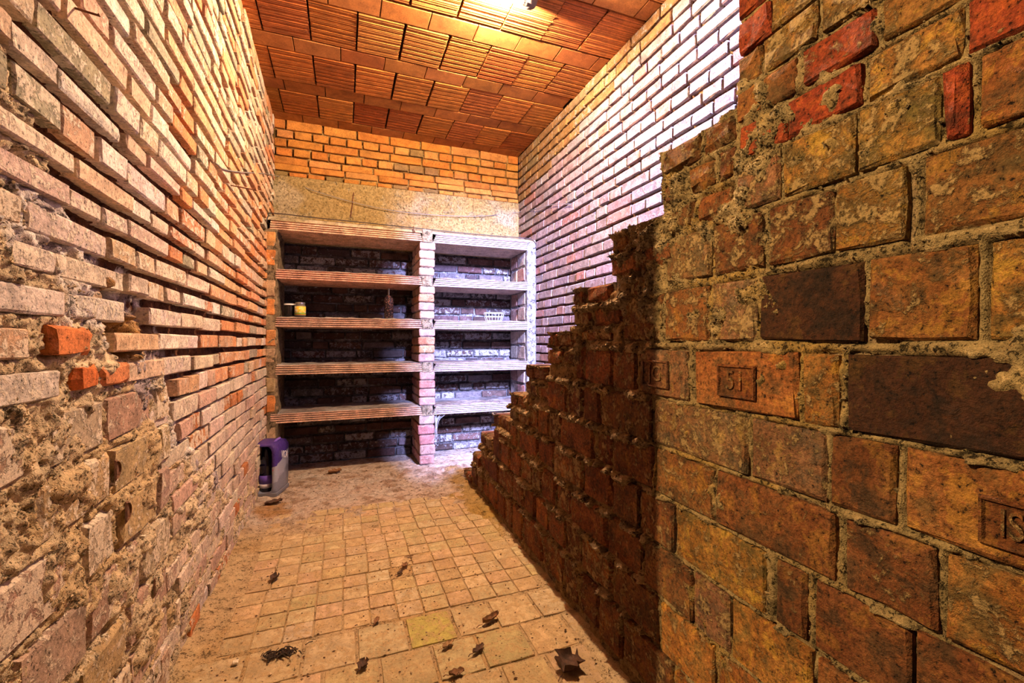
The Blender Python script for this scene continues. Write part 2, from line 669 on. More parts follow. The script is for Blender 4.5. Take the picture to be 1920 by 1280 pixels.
# bright orange broken bricks beside the hole
for u0, u1, zz, cc in ((90, 165, (.92, .975), (.70, .22, .07)), (138, 180, (.855, .905), (.78, .20, .05)), (186, 240, (.855, .905), (.74, .27, .11))):
    y0, y1 = pt('L', u0, 650)[1], pt('L', u1, 650)[1]
    rects = [r for r in rects if not (r['a0'] < y1 - .02 and r['a1'] > y0 + .02 and r['b0'] < zz[1] - .01 and r['b1'] > zz[0] + .01)]
    rects.append(dict(a0=y0, a1=y1, b0=zz[0], b1=zz[1], h=.008, col=(*cc, .2), bev=.010))
lay('L', rects, 'left', wall_left, bev=.0034, rough=.0025, depth=.045)

av = spread(.80, YB, lambda y: .0036 + .0030 * max(0, y - .8))
bv = spread(0, ZC + .02, lambda z: .0036 if z < 1.6 else .0055)
A, B = np.meshgrid(av, bv)
d, top = field(av, bv, rects)
sl = smear_line(A)
low = sstep(.06, -.12, B - sl + .10 * fbm(A, B, .25, 4, 3))
big_n = fbm(A, B, .16, 4, 21)
mid_n = fbm(A, B, .05, 4, 22)
fin_n = fbm(A, B, .014, 3, 23)
cover = big_n * .75 + mid_n * .55 + low * 1.15 - 1.10           # > 0: mortar left over the faces
upl = sstep(.35, .75, fbm(A, B, .3, 3, 29)) * sstep(2.0, 2.5, B) * sstep(2.0, 3.2, A) * .9
cover = cover + upl
jt = -.030 + .027 * low + .004 * mid_n + .004 * fin_n
jt = np.where(low > .3, jt + .003 * mid_n + .002 * fin_n, jt)
inside = -.014 + np.clip(cover, 0, 1) ** .6 * .024 + .0035 * fin_n * (cover > 0) + .003 * mid_n * (cover > .1)
t = sstep(-.0015, .004, d)
hb = jt * (1 - t) + inside * t
hole = blob(A, B, 1.215, .985, .075, .075, 5)
hole2 = blob(A, B, .99, 1.105, .05, .045, 6) * .5 + blob(A, B, .86, 1.21, .06, .03, 8) * .4
pit = sstep(.62, .95, fbm(A, B, .035, 3, 31) * low + .25 * low)
hb = hb - .065 * hole - .03 * hole2 - .009 * pit * sstep(-.002, .004, -d + .012)
lump = blob(A, B, 1.30, .955, .05, .05, 9) + blob(A, B, 1.15, 1.03, .04, .05, 10)
hb = hb + .028 * lump * (.6 + .6 * mid_n)
salt = np.zeros_like(A)
for a, b, ra, rb, s in ((.93, 1.16, .14, .08, 40), (1.06, 1.05, .13, .08, 41), (1.33, .90, .14, .10, 42), (1.50, .80, .12, .12, 43), (1.72, .66, .20, .13, 44), (2.05, .52, .25, .14, 45), (2.45, .40, .3, .13, 46), (1.25, 1.05, .1, .06, 47)):
    salt = np.maximum(salt, blob(A, B, a, b, ra, rb, s, .8))
tint = paint((.12, .045, .022), A.shape,
             (sstep(.2, .8, low), (.66, .50, .31)),
             (sstep(0, .5, cover) * (1 - low * .3), (.74, .58, .38)),
             (sstep(.1, .6, fbm(A, B, .2, 4, 51)) * low * .6, (.62, .42, .20)),
             (salt * .85, (.84, .76, .72)),
             (sstep(.4, .7, salt * (.5 + fbm(A, B, .06, 4, 52))) * .75, (.30, .22, .25)),
             (np.clip(hole * 1.2, 0, 1), (.13, .06, .03)), (np.clip(lump * .9, 0, 1), (.50, .27, .09)),
             (upl, (.74, .52, .22)))
obj('mortar_bed', bed_mesh('L', av, bv, hb, tint, MORTAR_PALE, 'mortar_bed'), wall_left)
crumbs('L', A, B, hb, low * ((cover > 0) * 1.0 + .4 * (1 - t)) / (1 + 2.0 * (A - .8)), 5500, .0009, .0034, MORTAR_PALE, (.70, .53, .33), wall_left, 'mortar_grains', 33)
# D-shaped hollows (frogs) in some of the edge-set bricks
def d_hollow(w, h, dep):
    pts = [(-w / 2, -h / 2)] + [(-w / 2 + w * math.sin(t), -h / 2 * math.cos(t)) for t in np.linspace(.25, math.pi - .25, 7)] + [(-w / 2, h / 2)]
    n = len(pts)
    vs = [(x * 1.28, y * 1.22, .0005) for x, y in pts] + [(x, y, .0035) for x, y in pts] + [(x * .9, y * .9, -dep) for x, y in pts]
    fs = [((i + 1) % n, i, n + i, n + (i + 1) % n)[::-1] for i in range(n)] + [(n + (i + 1) % n, n + i, 2 * n + i, 2 * n + (i + 1) % n)[::-1] for i in range(n)] + [tuple(range(2 * n, 3 * n))]
    return vs, fs
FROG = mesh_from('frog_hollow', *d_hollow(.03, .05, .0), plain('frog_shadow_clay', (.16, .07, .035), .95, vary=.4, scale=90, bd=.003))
frl = Frame('L')
for r in frogs:
    pass
for u, v, sc_ in ((232, 958, .8), (287, 1098, .8), (45, 985, 1.0), (216, 880, .75), (116, 692, .9)):
    y, z = pt('L', u, v)[1:3]
    par = next((r for r in rects if 'o' in r and r['a0'] < y < r['a1'] and r['b0'] < z < r['b1']), None)
    if par:
        o = bpy.data.objects.new('frog_hollow', FROG)
        c = frl.P(np.array(y), np.array(z), par['h'] + .004)
        o.matrix_world = Matrix.Translation(Vector(c)) @ Matrix((frl.ax, frl.bx, frl.n)).transposed().to_4x4() @ Matrix.Diagonal((sc_, sc_, 1, 1))
        COL.objects.link(o)
        o.parent = par['o']
        o.matrix_parent_inverse = par['o'].matrix_world.inverted()

# ------------------------------------------------------------------ back wall
wall_back = obj('wall_back', None, None, 'structure', 'orange brick wall with concrete beam above the masonry shelves', 'wall')
OR = [(.80, .31, .06), (.82, .34, .07), (.76, .27, .05), (.80, .36, .10)]


def col_back(x, z):
    if rng.random() < .07:
        return jit((.40, .24, .09), .1, .3)
    return jit(rng.choice(OR), .1, rng.uniform(.25, .55))


def row(z0, z1, a, w, cs=None, gap=.011):
    out = []
    while a < 1.5:
        ww = w * rng.uniform(.95, 1.04)
        x0, x1 = max(a, -.49), min(a + ww, 1.5)
        if x1 - x0 > .025:
            out.append(dict(a0=x0, a1=x1, b0=z0 + rng.uniform(-.002, .002), b1=z1 + rng.uniform(-.002, .002), h=rng.uniform(-.003, .003), rot=rng.uniform(-.012, .012), col=col_back(x0, z0)))
        a += ww + gap
    return out


rects = row(2.570, 2.640, -.405, .245) + row(2.570, 2.640, -.55, .13)[:1] + row(2.503, 2.562, -.60, .115) + row(2.435, 2.495, -.648, .243) + row(2.367, 2.426, -.60, .115) + row(2.303, 2.356, -.50, .24) + row(2.255, 2.303, -.497, .24) + row(2.212, 2.245, -.52, .118)
top_rects = list(rects)
lay('B', top_rects, 'back', wall_back, bev=.005, rough=.002, depth=.04)


def col_niche(x, z):  # darkened brick colours: the shade inside the niches is painted in
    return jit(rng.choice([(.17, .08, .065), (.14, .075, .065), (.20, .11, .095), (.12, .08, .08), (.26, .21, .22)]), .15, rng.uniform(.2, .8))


low_levels = list(np.arange(.0, 1.76, .0735))
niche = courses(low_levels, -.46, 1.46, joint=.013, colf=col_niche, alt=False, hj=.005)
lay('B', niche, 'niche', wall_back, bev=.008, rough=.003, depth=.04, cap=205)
av = spread(-.50, 1.51, lambda y: .0065)
bv = spread(0, ZC + .02, lambda z: .0065)
A, B = np.meshgrid(av, bv)
d, top = field(av, bv, top_rects + niche)
mid_n, fin_n, big_n = fbm(A, B, .05, 4, 61), fbm(A, B, .014, 3, 62), fbm(A, B, .2, 4, 63)
conc = ((B > 1.70) & (B < 2.207 + .006 * mid_n)).astype(float)
cov = mid_n * .6 + big_n * .6 - .75 + .55 * (B < 1.7) * sstep(.05, .3, big_n)
t = sstep(-.002, .005, d)
hb = (-.024 + .010 * mid_n) * (1 - t) + (-.016 + np.clip(cov - .15, 0, 1) * .024) * t
hb = np.where(conc > 0, .004 + .002 * fin_n + .002 * mid_n, hb)
stain = sstep(.1, .9, fbm(A, B, .25, 4, 64))
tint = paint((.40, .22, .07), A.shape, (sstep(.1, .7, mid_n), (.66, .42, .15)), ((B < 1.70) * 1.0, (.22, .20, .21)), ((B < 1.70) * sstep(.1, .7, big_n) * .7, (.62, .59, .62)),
             (conc, (.60, .46, .24)), (conc * stain * .45, (.46, .30, .11)), (conc * sstep(.25, .6, fbm(A, B, .02, 2, 66)) * .5, (.30, .20, .08)))
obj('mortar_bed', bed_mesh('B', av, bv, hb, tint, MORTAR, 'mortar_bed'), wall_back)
cb = np.linspace(1.70, 2.215, 90)
CA, CB = np.meshgrid(av, cb)
ch = .006 + .0015 * fbm(CA, CB, .03, 3, 67) + .002 * fbm(CA, CB, .2, 3, 68)
ch[-1, :] = -.01
cb_top = CB.copy()
ct = paint((.58, .41, .175), CA.shape, (sstep(.0, .8, fbm(CA, CB, .25, 4, 64)) * .5, (.66, .42, .14)), (sstep(.2, .7, fbm(CA, CB, .02, 2, 66)) * .45, (.40, .26, .09)), (sstep(.3, .8, fbm(CA, CB, .3, 3, 69)) * .4, (.78, .68, .54)))
obj('concrete_beam', bed_mesh('B', av, cb, ch, ct, CONCRETE, 'concrete_beam', None, .03), wall_back)

# ------------------------------------------------------------------ right wall
wall_right = obj('wall_right', None, None, 'structure', 'long regular brick wall at the right, pale with daylight', 'wall')


def col_right(y, z):
    base = rng.choice([(.46, .34, .35), (.43, .31, .32), (.49, .39, .41), (.40, .27, .28), (.40, .33, .36)])
    if rng.random() < .08:
        base = (.52, .26, .22)
    if z > 2.62 - .16 * (y - 1.2):  # above the daylight's upper edge: warm bulb light put into the brick colour
        base = (.42, .23, .095) if rng.random() < .8 else (.40, .28, .14)
    return jit(base, .07, rng.uniform(.35, .65))


lv = [ZC + .005 - .0716 * k for k in range(37)][::-1]
rects = courses(lv, .45, YB, joint=.013, colf=col_right, first=0, hj=.002, rot=.004, tilt=.25)
lay('R', rects, 'right', wall_right, bev=.0055, rough=.0015, depth=.04)
av = spread(.2, YB + .01, lambda y: .010)
bv = spread(0, ZC + .02, lambda z: .009)
A, B = np.meshgrid(av, bv)
d, top = field(av, bv, rects)
mid_n, fin_n = fbm(A, B, .05, 4, 71), fbm(A, B, .014, 3, 72)
t = sstep(-.003, .006, d)
hb = (-.024 + .010 * mid_n) * (1 - t) + (-.014 + np.clip(mid_n * .8 - .95, 0, 1) * .03) * t
tint = paint((.26, .14, .10), A.shape, (sstep(.3, .9, mid_n), (.55, .34, .16)))
obj('mortar_bed', bed_mesh('R', av, bv, hb, tint, MORTAR, 'mortar_bed'), wall_right)

# ------------------------------------------------------------------ stepped wall beside the stairs (right foreground)
wall_stair = obj('wall_partition', None, None, 'structure', 'dark thick stepped brick wall of the stairs, right foreground', 'wall')
STEP_Y = [.664, .900, 1.125, 1.366, 1.586, 1.833, 2.054, 2.327, 2.609, 2.810, 3.04]
STEP_Z = [ZC, 1.418, 1.268, 1.130, .990, .850, .705, .560, .405, .235, .065]   # top between STEP_Y[i-1] and STEP_Y[i]
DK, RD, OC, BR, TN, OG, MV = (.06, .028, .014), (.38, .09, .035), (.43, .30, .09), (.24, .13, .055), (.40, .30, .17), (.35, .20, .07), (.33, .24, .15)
rects = []


def prow(z0, z1, *items):
    for u0, u1, c, al in items:
        v = 640 - (.5 * (z0 + z1) - CAMZ) * 900
        y1, y0 = pt('S', u0, v)[1], pt('S', u1, v)[1]
        rects.append(dict(a0=y0 - .002, a1=y1 + .002, b0=z0 - .003, b1=z1 + .003, h=rng.uniform(-.002, .003), rot=rng.uniform(-.015, .015), tx=rng.uniform(-.02, .02), ty=rng.uniform(-.012, .012), col=jit(c, .1, al), bev=.006, keep=9))


prow(1.585, 1.645, (1382, 1470, RD, .2), (1476, 1640, OC, .5), (1650, 1800, OC, .6), (1806, 1990, OC, .5))
prow(1.515, 1.575, (1382, 1440, RD, .2), (1446, 1560, OC, .6), (1568, 1740, OC, .6), (1748, 1990, OC, .6))
prow(1.447, 1.505, (1382, 1425, OG, .4), (1432, 1530, OC, .6), (1540, 1690, OC, .6), (1700, 1850, RD, .4), (1860, 2050, OC, .5))
prow(1.379, 1.436, (1383, 1494, OG, .25), (1506, 1640, RD, .35), (1652, 1830, OC, .5), (1840, 2050, OC, .5))
prow(1.305, 1.366, (1384, 1470, RD, .15), (1476, 1612, RD, .3), (1625, 1800, OC, .55), (1812, 2050, RD, .3))
prow(1.205, 1.292, (1385, 1460, TN, .6), (1470, 1600, OC, .55), (1608, 1760, OC, .6), (1768, 1815, RD, .3), (1838, 2060, OG, .35))
prow(1.090, 1.190, (1250, 1330, TN, .6), (1338, 1425, BR, .55), (1440, 1560, BR, .6), (1566, 1695, OC, .6), (1730, 1990, OG, .55))
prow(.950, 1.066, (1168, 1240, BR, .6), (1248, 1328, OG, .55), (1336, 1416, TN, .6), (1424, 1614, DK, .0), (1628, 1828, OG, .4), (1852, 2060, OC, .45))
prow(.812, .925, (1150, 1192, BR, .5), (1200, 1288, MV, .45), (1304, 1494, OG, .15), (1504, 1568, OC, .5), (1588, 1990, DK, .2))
prow(.690, .798, (1128, 1218, BR, .5), (1226, 1398, MV, .55), (1408, 1545, MV, .45), (1556, 1676, BR, .15), (1698, 2060, OG, .25))
prow(.568, .674, (1150, 1222, BR, .4), (1230, 1336, OG, .5), (1345, 1562, BR, .3), (1586, 1752, BR, .35), (1772, 2060, OC, .5))
prow(.443, .553, (1150, 1196, BR, .4), (1203, 1260, BR, .5), (1266, 1432, OC, .45), (1452, 1508, BR, .35), (1530, 1706, BR, .2), (1716, 1990, BR, .3))
prow(.315, .428, (1140, 1200, BR, .4), (1208, 1296, BR, .45), (1302, 1366, MV, .55), (1372, 1520, OC, .35), (1532, 1720, OG, .3), (1730, 2050, BR, .3))
prow(.185, .300, (1150, 1232, BR, .5), (1240, 1338, OC, .45), (1346, 1490, OG, .5), (1500, 1700, BR, .4))
prow(.06, .172, (1170, 1260, BR, .5), (1268, 1400, OG, .5), (1410, 1600, BR, .4))
# upper end block above the first step, laid flat
for z0, z1, js in ((1.352, 1.412, (.664, .760, .896)), (1.280, 1.340, (.664, .715, .805, .896)), (1.205, 1.268, (.664, .78, .896))):
    for a, b in zip(js, js[1:]):
        rects.append(dict(a0=a + .006, a1=b - .005, b0=z0, b1=z1, h=rng.uniform(-.002, .004), rot=rng.uniform(-.02, .02), col=jit(rng.choice((RD, BR, OG)), .15, .5), bev=.012, depth=.11, keep=9))
FLANK_SHADE = [(.30, .145, .06), (.26, .12, .05), (.38, .19, .08), (.19, .09, .04)]  # flank bricks: the shade there is put into these darker colours


def step_top(y):
    for i in range(len(STEP_Y)):
        if y < STEP_Y[i]:
            return STEP_Z[i]
    return 0


# two flat bricks under each tread
for i in range(2, len(STEP_Y)):
    y0, y1, zt = STEP_Y[i - 1], STEP_Y[i], STEP_Z[i]
    zn = STEP_Z[i + 1] if i + 1 < len(STEP_Z) else .0
    n = 2 if zt - zn > .09 else 1
    for k in range(n):
        b1 = zt - (zt - zn) * k / n
        b0 = zt - (zt - zn) * (k + 1) / n
        m = y0 + (y1 - y0) * (.55 if k == 0 else .42) + rng.uniform(-.02, .02)
        for a, b in ((y0 - .06 * k, m), (m, y1)):
            rects.append(dict(a0=a + .005, a1=b - .004, b0=b0 + .005, b1=b1 - .004, h=rng.uniform(-.004, .006), rot=rng.uniform(-.02, .02), col=jit(rng.choice(FLANK_SHADE), .12, rng.uniform(.3, .7)), bev=.012, depth=.112, keep=9))
# the rest of the flank, its shade put into the brick colour
lvl = [.025, .18, .308, .436, .561, .682, .805, .938]
base = list(rects)
for k in range(len(lvl) - 1):
    b0, b1 = lvl[k] + .006, lvl[k + 1] - .006
    a = .93 + rng.uniform(0, .1)
    a = max(a, max([r['a1'] for r in base if r.get('keep') == 9 and abs((r['b0'] + r['b1']) / 2 - (b0 + b1) / 2) < .04 and r['a1'] < 1.35] or [a]) + .01)
    while a < 3.0:
        w = rng.choice((.10, .13, .19, .22, .115, .16)) * rng.uniform(.93, 1.06)
        e = a + w
        # stay under the stepped line
        lim = next((STEP_Y[i - 1] for i in range(1, len(STEP_Y)) if STEP_Z[i] < b1 + .06), 3.04)
        if i and lim > a + .03:
            e2 = min(e, lim - .004)
            if e2 - a > .03:
                rects.append(dict(a0=a, a1=e2, b0=b0 + rng.uniform(-.004, .004), b1=b1 + rng.uniform(-.004, .004), h=rng.uniform(-.006, .006), rot=rng.uniform(-.025, .025), tx=rng.uniform(-.03, .03), ty=rng.uniform(-.03, .03), col=jit(rng.choice(FLANK_SHADE), .15, rng.uniform(.25, .65)), bev=.010))
        a = e + .012
# flat courses filling the upper part of the flank between the near field and the steps
for z0, z1, ya, yb in ((1.195, 1.26, .91, 1.12), (1.128, 1.19, .92, 1.12), (1.062, 1.12, .93, 1.30), (.995, 1.055, .95, 1.36), (.945, .988, 1.0, 1.36)):
    a = ya
    while a < yb:
        w = rng.choice((.075, .11, .15))
        e = min(a + w, yb)
        ok = not any(r['a0'] < e - .01 and r['a1'] > a + .01 and r['b0'] < z1 - .008 and r['b1'] > z0 + .008 for r in rects)
        if ok and e - a > .03:
            rects.append(dict(a0=a, a1=e, b0=z0 + .004, b1=z1, h=rng.uniform(-.004, .006), rot=rng.uniform(-.03, .03), col=jit(rng.choice(FLANK_SHADE), .15, .7), bev=.012))
        a = e + .01
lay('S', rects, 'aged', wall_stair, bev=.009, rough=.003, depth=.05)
STAMPABLE = [r for r in rects if 'o' in r]
av = spread(.2, 3.05, lambda y: .0036 + .0030 * max(0, y - .8))
bv = spread(0, ZC, lambda z: .0042 if z < 1.75 else .03)
A, B = np.meshgrid(av, bv)
d, top = field(av, bv, rects)
big_n, mid_n, fin_n = fbm(A, B, .15, 4, 81), fbm(A, B, .045, 4, 82), fbm(A, B, .013, 3, 83)
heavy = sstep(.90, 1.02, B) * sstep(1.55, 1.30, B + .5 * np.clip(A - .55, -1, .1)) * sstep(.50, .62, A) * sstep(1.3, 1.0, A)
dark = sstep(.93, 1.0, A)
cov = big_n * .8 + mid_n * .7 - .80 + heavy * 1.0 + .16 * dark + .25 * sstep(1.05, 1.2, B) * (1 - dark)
t = sstep(-.004, .006, d)
ridge = np.exp(-(top / .011) ** 2) * sstep(.05, .6, mid_n + .45 * fbm(A, B, .09, 3, 84) + .25 * dark) * (.18 + .82 * dark)
jt = -.005 + .005 * mid_n + .003 * fin_n - .016 * dark * sstep(.1, -.5, mid_n) + .004 * (1 - dark)
inside = -.016 + np.clip(cov, 0, 1) ** .6 * .024 + .005 * mid_n * (cov > 0) + .006 * fin_n * (cov > 0)
hb = jt * (1 - t) + inside * t
hb = np.maximum(hb, np.where(ridge > .15, .002 + .014 * ridge + .007 * fin_n, -1))
cleft = blob(A, B, pt('S', 1700, 400)[1], 1.125, .010, .05, 85, .25)
hb = hb - .03 * cleft
tint = paint((.46, .32, .15), A.shape, (sstep(.0, .7, fbm(A, B, .12, 4, 86)) * .7, (.52, .31, .08)), (dark * .8, (.42, .245, .11)), (heavy * sstep(.2, .8, mid_n) * .6, (.60, .46, .28)), (cleft, (.05, .025, .012)), (ridge * .75, (.66, .48, .28)))  # flank shade and the bright crusts on the ridges are put into this tint
crack = np.exp(-((d + .0015) / .003) ** 2) * sstep(.05, .45, fbm(A, B, .07, 4, 87)) * (1 - dark)
hb = hb - .012 * crack
keep = np.zeros_like(A, bool)
for i in range(len(STEP_Y)):
    lo = .2 if i == 0 else STEP_Y[i - 1]
    keep |= (A >= lo - .006) & (A <= STEP_Y[i] - .004) & (B <= STEP_Z[i] - .004)
obj('mortar_bed', bed_mesh('S', av, bv, hb, tint, MORTAR, 'mortar_bed', keep), wall_stair)
seen = keep & (B < 1.75) & (A > .3)
crumbs('S', A, B, hb, seen * (dark * (np.clip(ridge * 1.2 - .15, 0, 1) + .5 * (cov > 0) * t)), 5200, .0012, .0052, MORTAR, (.62, .44, .25), wall_stair, 'mortar_grains', 31)
crumbs('S', A, B, hb, seen * (1 - dark) * ((cov > 0) * t * .8 + .5 * (1 - t)) * (.25 + heavy), 6500, .0010, .0040, MORTAR, (.48, .34, .17), wall_stair, 'mortar_grains', 32)
# the core that gives the wall its thickness and the treads their tops
vs, fs = [], []


def prism(y0, y1, z1, x_in=.015, th=.115):
    n = len(vs)
    for y in (y0, y1):
        x = wx('S', y)
        for dx in (x_in, th):
            for z in (-.01, z1):
                vs.append((x + dx, y, z))
    for f in ((0, 1, 3, 2), (4, 6, 7, 5), (0, 4, 5, 1), (2, 3, 7, 6), (1, 5, 7, 3), (0, 2, 6, 4)):
        fs.append(tuple(n + q for q in f))


prism(-1.9, .42, 3.4)  # unseen rear stretch, added and raised past the ceiling to block stray daylight
prism(.42, STEP_Y[0] - .006, ZC)
for i in range(1, len(STEP_Y)):
    prism(STEP_Y[i - 1] - .006, STEP_Y[i] - .008, STEP_Z[i] - .008)
obj('wall_core', mesh_from('wall_core', vs, fs, MORTAR, tint=np.tile((.42, .28, .15, 1), (len(vs), 1))), wall_stair)

# stairs behind the stepped wall
vs, fs = [], []
for i in range(1, len(STEP_Y)):
    n = len(vs)
    y0, y1, z1 = STEP_Y[i - 1], STEP_Y[i], STEP_Z[i] - .03
    for y in (y0, y1):
        for x in (wx('S', y) + .115, 1.49):
            for z in (0, z1):
                vs.append((x, y, z))
    for f in ((0, 1, 3, 2), (4, 6, 7, 5), (0, 4, 5, 1), (2, 3, 7, 6), (1, 5, 7, 3), (0, 2, 6, 4)):
        fs.append(tuple(n + q for q in f))
obj('stair_steps', mesh_from('stair_steps', vs, fs, MORTAR, tint=np.tile((.45, .40, .36, 1), (len(vs), 1))), None, 'structure', 'narrow grey stair flight behind the stepped brick wall', 'stairs')

bt = MAT['tile'].copy()
bt.name = 'ribbed_block'
nt = bt.node_tree
tco = nt.nodes.new('ShaderNodeTexCoord').outputs['Object']
wv = nt.nodes.new('ShaderNodeTexWave')
wv.bands_direction = 'Y'
wv.inputs['Scale'].default_value = 22
wv.inputs['Distortion'].default_value = 1.2
wv.inputs['Detail'].default_value = 3
wv.inputs['Detail Scale'].default_value = .6
mp = nt.nodes.new('ShaderNodeMapping')
mp.inputs['Scale'].default_value = (.25, 1, 1)
nt.links.new(tco, mp.inputs[0])
nt.links.new(mp.outputs[0], wv.inputs[0])
mp2 = nt.nodes.new('ShaderNodeMapping')
mp2.inputs['Scale'].default_value = (4, 60, 1)
nt.links.new(tco, mp2.inputs[0])
stn = noise_node(nt, mp2.outputs[0], 1.0, 4, .7)
bsd = next(n for n in nt.nodes if n.type == 'BSDF_PRINCIPLED')
old = bsd.inputs['Base Color'].links[0].from_socket
nt.links.new(mixc(nt, 1.0, old, grey(nt, remap(nt, mth(nt, 'ADD', mth(nt, 'MULTIPLY', wv.outputs['Fac'], .25), stn), .4, .85, .45, 1.35)), 'MULTIPLY'), bsd.inputs['Base Color'])
bp = next(n for n in nt.nodes if n.type == 'BUMP')
ho = bp.inputs['Height'].links[0].from_socket
nt.links.new(mth(nt, 'ADD', mth(nt, 'MULTIPLY', ho, .4), wv.outputs['Fac']), bp.inputs['Height'])
MAT['block'] = bt

# ------------------------------------------------------------------ ceiling: ribbed clay blocks between clay-faced joists
ceiling = obj('ceiling', None, None, 'structure', 'ceiling of ribbed orange clay blocks between joists', 'ceiling')


def ribbed(w, l, seed, ribs=9):
    """face looks along +c; ribs run along a; chipped side edges"""
    r = np.random.RandomState(seed)
    prof = [(-l / 2, -.03), (-l / 2, -.006), (-l / 2 + .006, 0)]
    y = -l / 2 + .02
    step = (l - .04) / ribs
    for k in range(ribs):
        g = .003 if k % 3 else .0045
        prof += [(y + step * .30, 0.0), (y + step * .42, -g), (y + step * .62, -g), (y + step * .74, 0.0)]
        y += step
    prof += [(l / 2 - .006, 0), (l / 2, -.006), (l / 2, -.03)]
    n = len(prof)
    vs = []
    for sx in (-1, 1):
        for (b, c) in prof:
            jag = .0035 * r.rand() + (.018 * r.rand() if r.rand() < .06 else 0)
            vs.append((sx * (w / 2 - jag), b, c))
    fs = [(i + 1, i, n + i, n + i + 1)[::-1] for i in range(n - 1)]
    fs += [tuple(range(n)), tuple(range(2 * n - 1, n - 1, -1))]
    return vs, fs


TILE_MESH = [mesh_from('ceiling_block', *ribbed(.2325, .322, 300 + k, 6 if k % 2 else 7), MAT['block']) for k in range(6)]
NARROW = mesh_from('ceiling_block', *ribbed(.080, .322, 333, 7), MAT['block'])


def ceil_m(x, y, h, rz=0, tx=0, ty=0):
    fc = Frame('C')
    return Matrix.Translation((x, y, ZC - h)) @ Matrix((fc.ax, fc.bx, fc.n)).transposed().to_4x4() @ Matrix.Rotation(rz, 4, 'Z') @ Matrix.Rotation(tx, 4, 'X') @ Matrix.Rotation(ty, 4, 'Y')


TJ = [-.405, -.168, .071, .311, .555, .798, 1.035, 1.268, 1.505]
BEAMS = [.425, .885, 1.345, 1.805, 2.275, 2.735, 3.194, 3.653]
for k, yb in enumerate(BEAMS):
    # joist faces: short clay channel pieces end to end
    x = -.49 - rng.uniform(0, .2)
    while x < 1.5:
        w = .25
        x0, x1 = max(x, -.495), min(x + w, 1.50)
        if x1 - x0 > .03:
            rr = dict(a0=x0 + .002, a1=x1 - .002, b0=yb + .004, b1=yb + .128, tx=rng.uniform(-.01, .01), h=-.0005 + rng.uniform(-.001, .001), col=jit(rng.choice(((.68, .25, .06), (.72, .28, .075), (.60, .20, .05))), .1, .35))
            lay('C', [rr], 'joist', ceiling, bev=.002, rough=.0002, depth=.03, name='joist_face')
        x += w
    if k + 1 < len(BEAMS):
        yc = (yb + .134 + BEAMS[k + 1]) / 2
        for j in range(len(TJ)):
            xc = TJ[j] - .1195 if j else -.449
            o = bpy.data.objects.new('ceiling_block', rng.choice(TILE_MESH) if j else NARROW)
            o.matrix_world = ceil_m(xc, yc, rng.uniform(-.003, .003), rng.uniform(-.008, .008), rng.uniform(-.006, .006), rng.uniform(-.013, .013))
            o.color = jit(rng.choice(((.74, .23, .045), (.64, .165, .032), (.78, .28, .06), (.60, .17, .042))), .12, rng.uniform(.2, .5))
            COL.objects.link(o)
            o.parent = ceiling
vs = [(-.62, .40, ZC + .028), (1.62, .40, ZC + .028), (1.62, 3.9, ZC + .028), (-.62, 3.9, ZC + .028), (-.62, .40, ZC + .12), (1.62, .40, ZC + .12), (1.62, 3.9, ZC + .12), (-.62, 3.9, ZC + .12)]
fs = [(0, 1, 2, 3)[::-1], (4, 5, 6, 7), (0, 4, 5, 1)[::-1], (1, 5, 6, 2)[::-1], (2, 6, 7, 3)[::-1], (3, 7, 4, 0)[::-1]]
obj('ceiling_slab', mesh_from('ceiling_slab', vs, fs, MORTAR, tint=np.tile((.12, .06, .03, 1), (8, 1))), ceiling)

# ------------------------------------------------------------------ floor
floor = obj('floor', None, None, 'structure', 'dusty tan floor of small square pavers', 'floor')
rects = []
PV = [(.74, .53, .30), (.71, .50, .28), (.76, .56, .33), (.70, .51, .27)]


def paver(x0, x1, y0, y1):
    c = (.70, .55, .16) if rng.random() < .02 else ((.78, .62, .38) if rng.random() < .05 else rng.choice(PV))
    rects.append(dict(a0=x0, a1=x1, b0=y0, b1=y1, h=.0005 + rng.uniform(-.0012, .0015), rot=rng.uniform(-.008, .008), tx=rng.uniform(-.006, .006), ty=rng.uniform(-.006, .006), col=jit(c, .06, .5)))


y = 1.555
k = 0
while y < 2.66:
    h = .0875
    for i in range(13):
        x = -.36 + i * .0895 + .01 * ((k // 4) % 2)
        if rng.random() < .02:
            continue
        g = .0035 if i % 2 else .0055
        paver(x + g / 2, x + .0895 - g / 2, y + .0018, y + h - .0018)
    y += h + (.004 if k % 4 == 3 else 0)
    k += 1
for ya, yb_, sh in ((1.385, 1.537, -.42), (1.225, 1.377, -.36), (1.065, 1.217, -.44), (.905, 1.057, -.40)):
    x = sh
    while x < .72:
        w = rng.choice((.150, .150, .136))
        paver(max(x, -.45) + .003, x + w - .003, ya, yb_)
        x += w + .004
lay('F', rects, 'paver', floor, bev=.0018, rough=.0012, depth=.02, name='paver')
av = spread(-.52, 1.52, lambda x: .0062)
bv = spread(.55, YB + .02, lambda y: .0052 + .002 * max(0, y - 1.2))
A, B = np.meshgrid(av, bv)
d, top = field(av, bv, rects)
big_n, mid_n, fin_n = fbm(A, B, .25, 4, 91), fbm(A, B, .06, 4, 92), fbm(A, B, .016, 3, 93)
edge = sstep(.20, .0, A + .485 + .05 * big_n) + sstep(-.16, .0, A - (.74 + .028 * (B - 1)) + .05 * big_n)
far = sstep(2.35, 2.75, B + .12 * big_n)
cov = mid_n * .55 + big_n * .55 - .50 + np.clip(edge, 0, 1) * 1.0 + far * 1.2
t = sstep(-.002, .004, d)
hb = (-.0016 + .0010 * mid_n + .0008 * fin_n) * (1 - t) + (-.008 + np.clip(cov, 0, 1) ** .6 * .0125 + .0015 * fin_n * (cov > 0)) * t
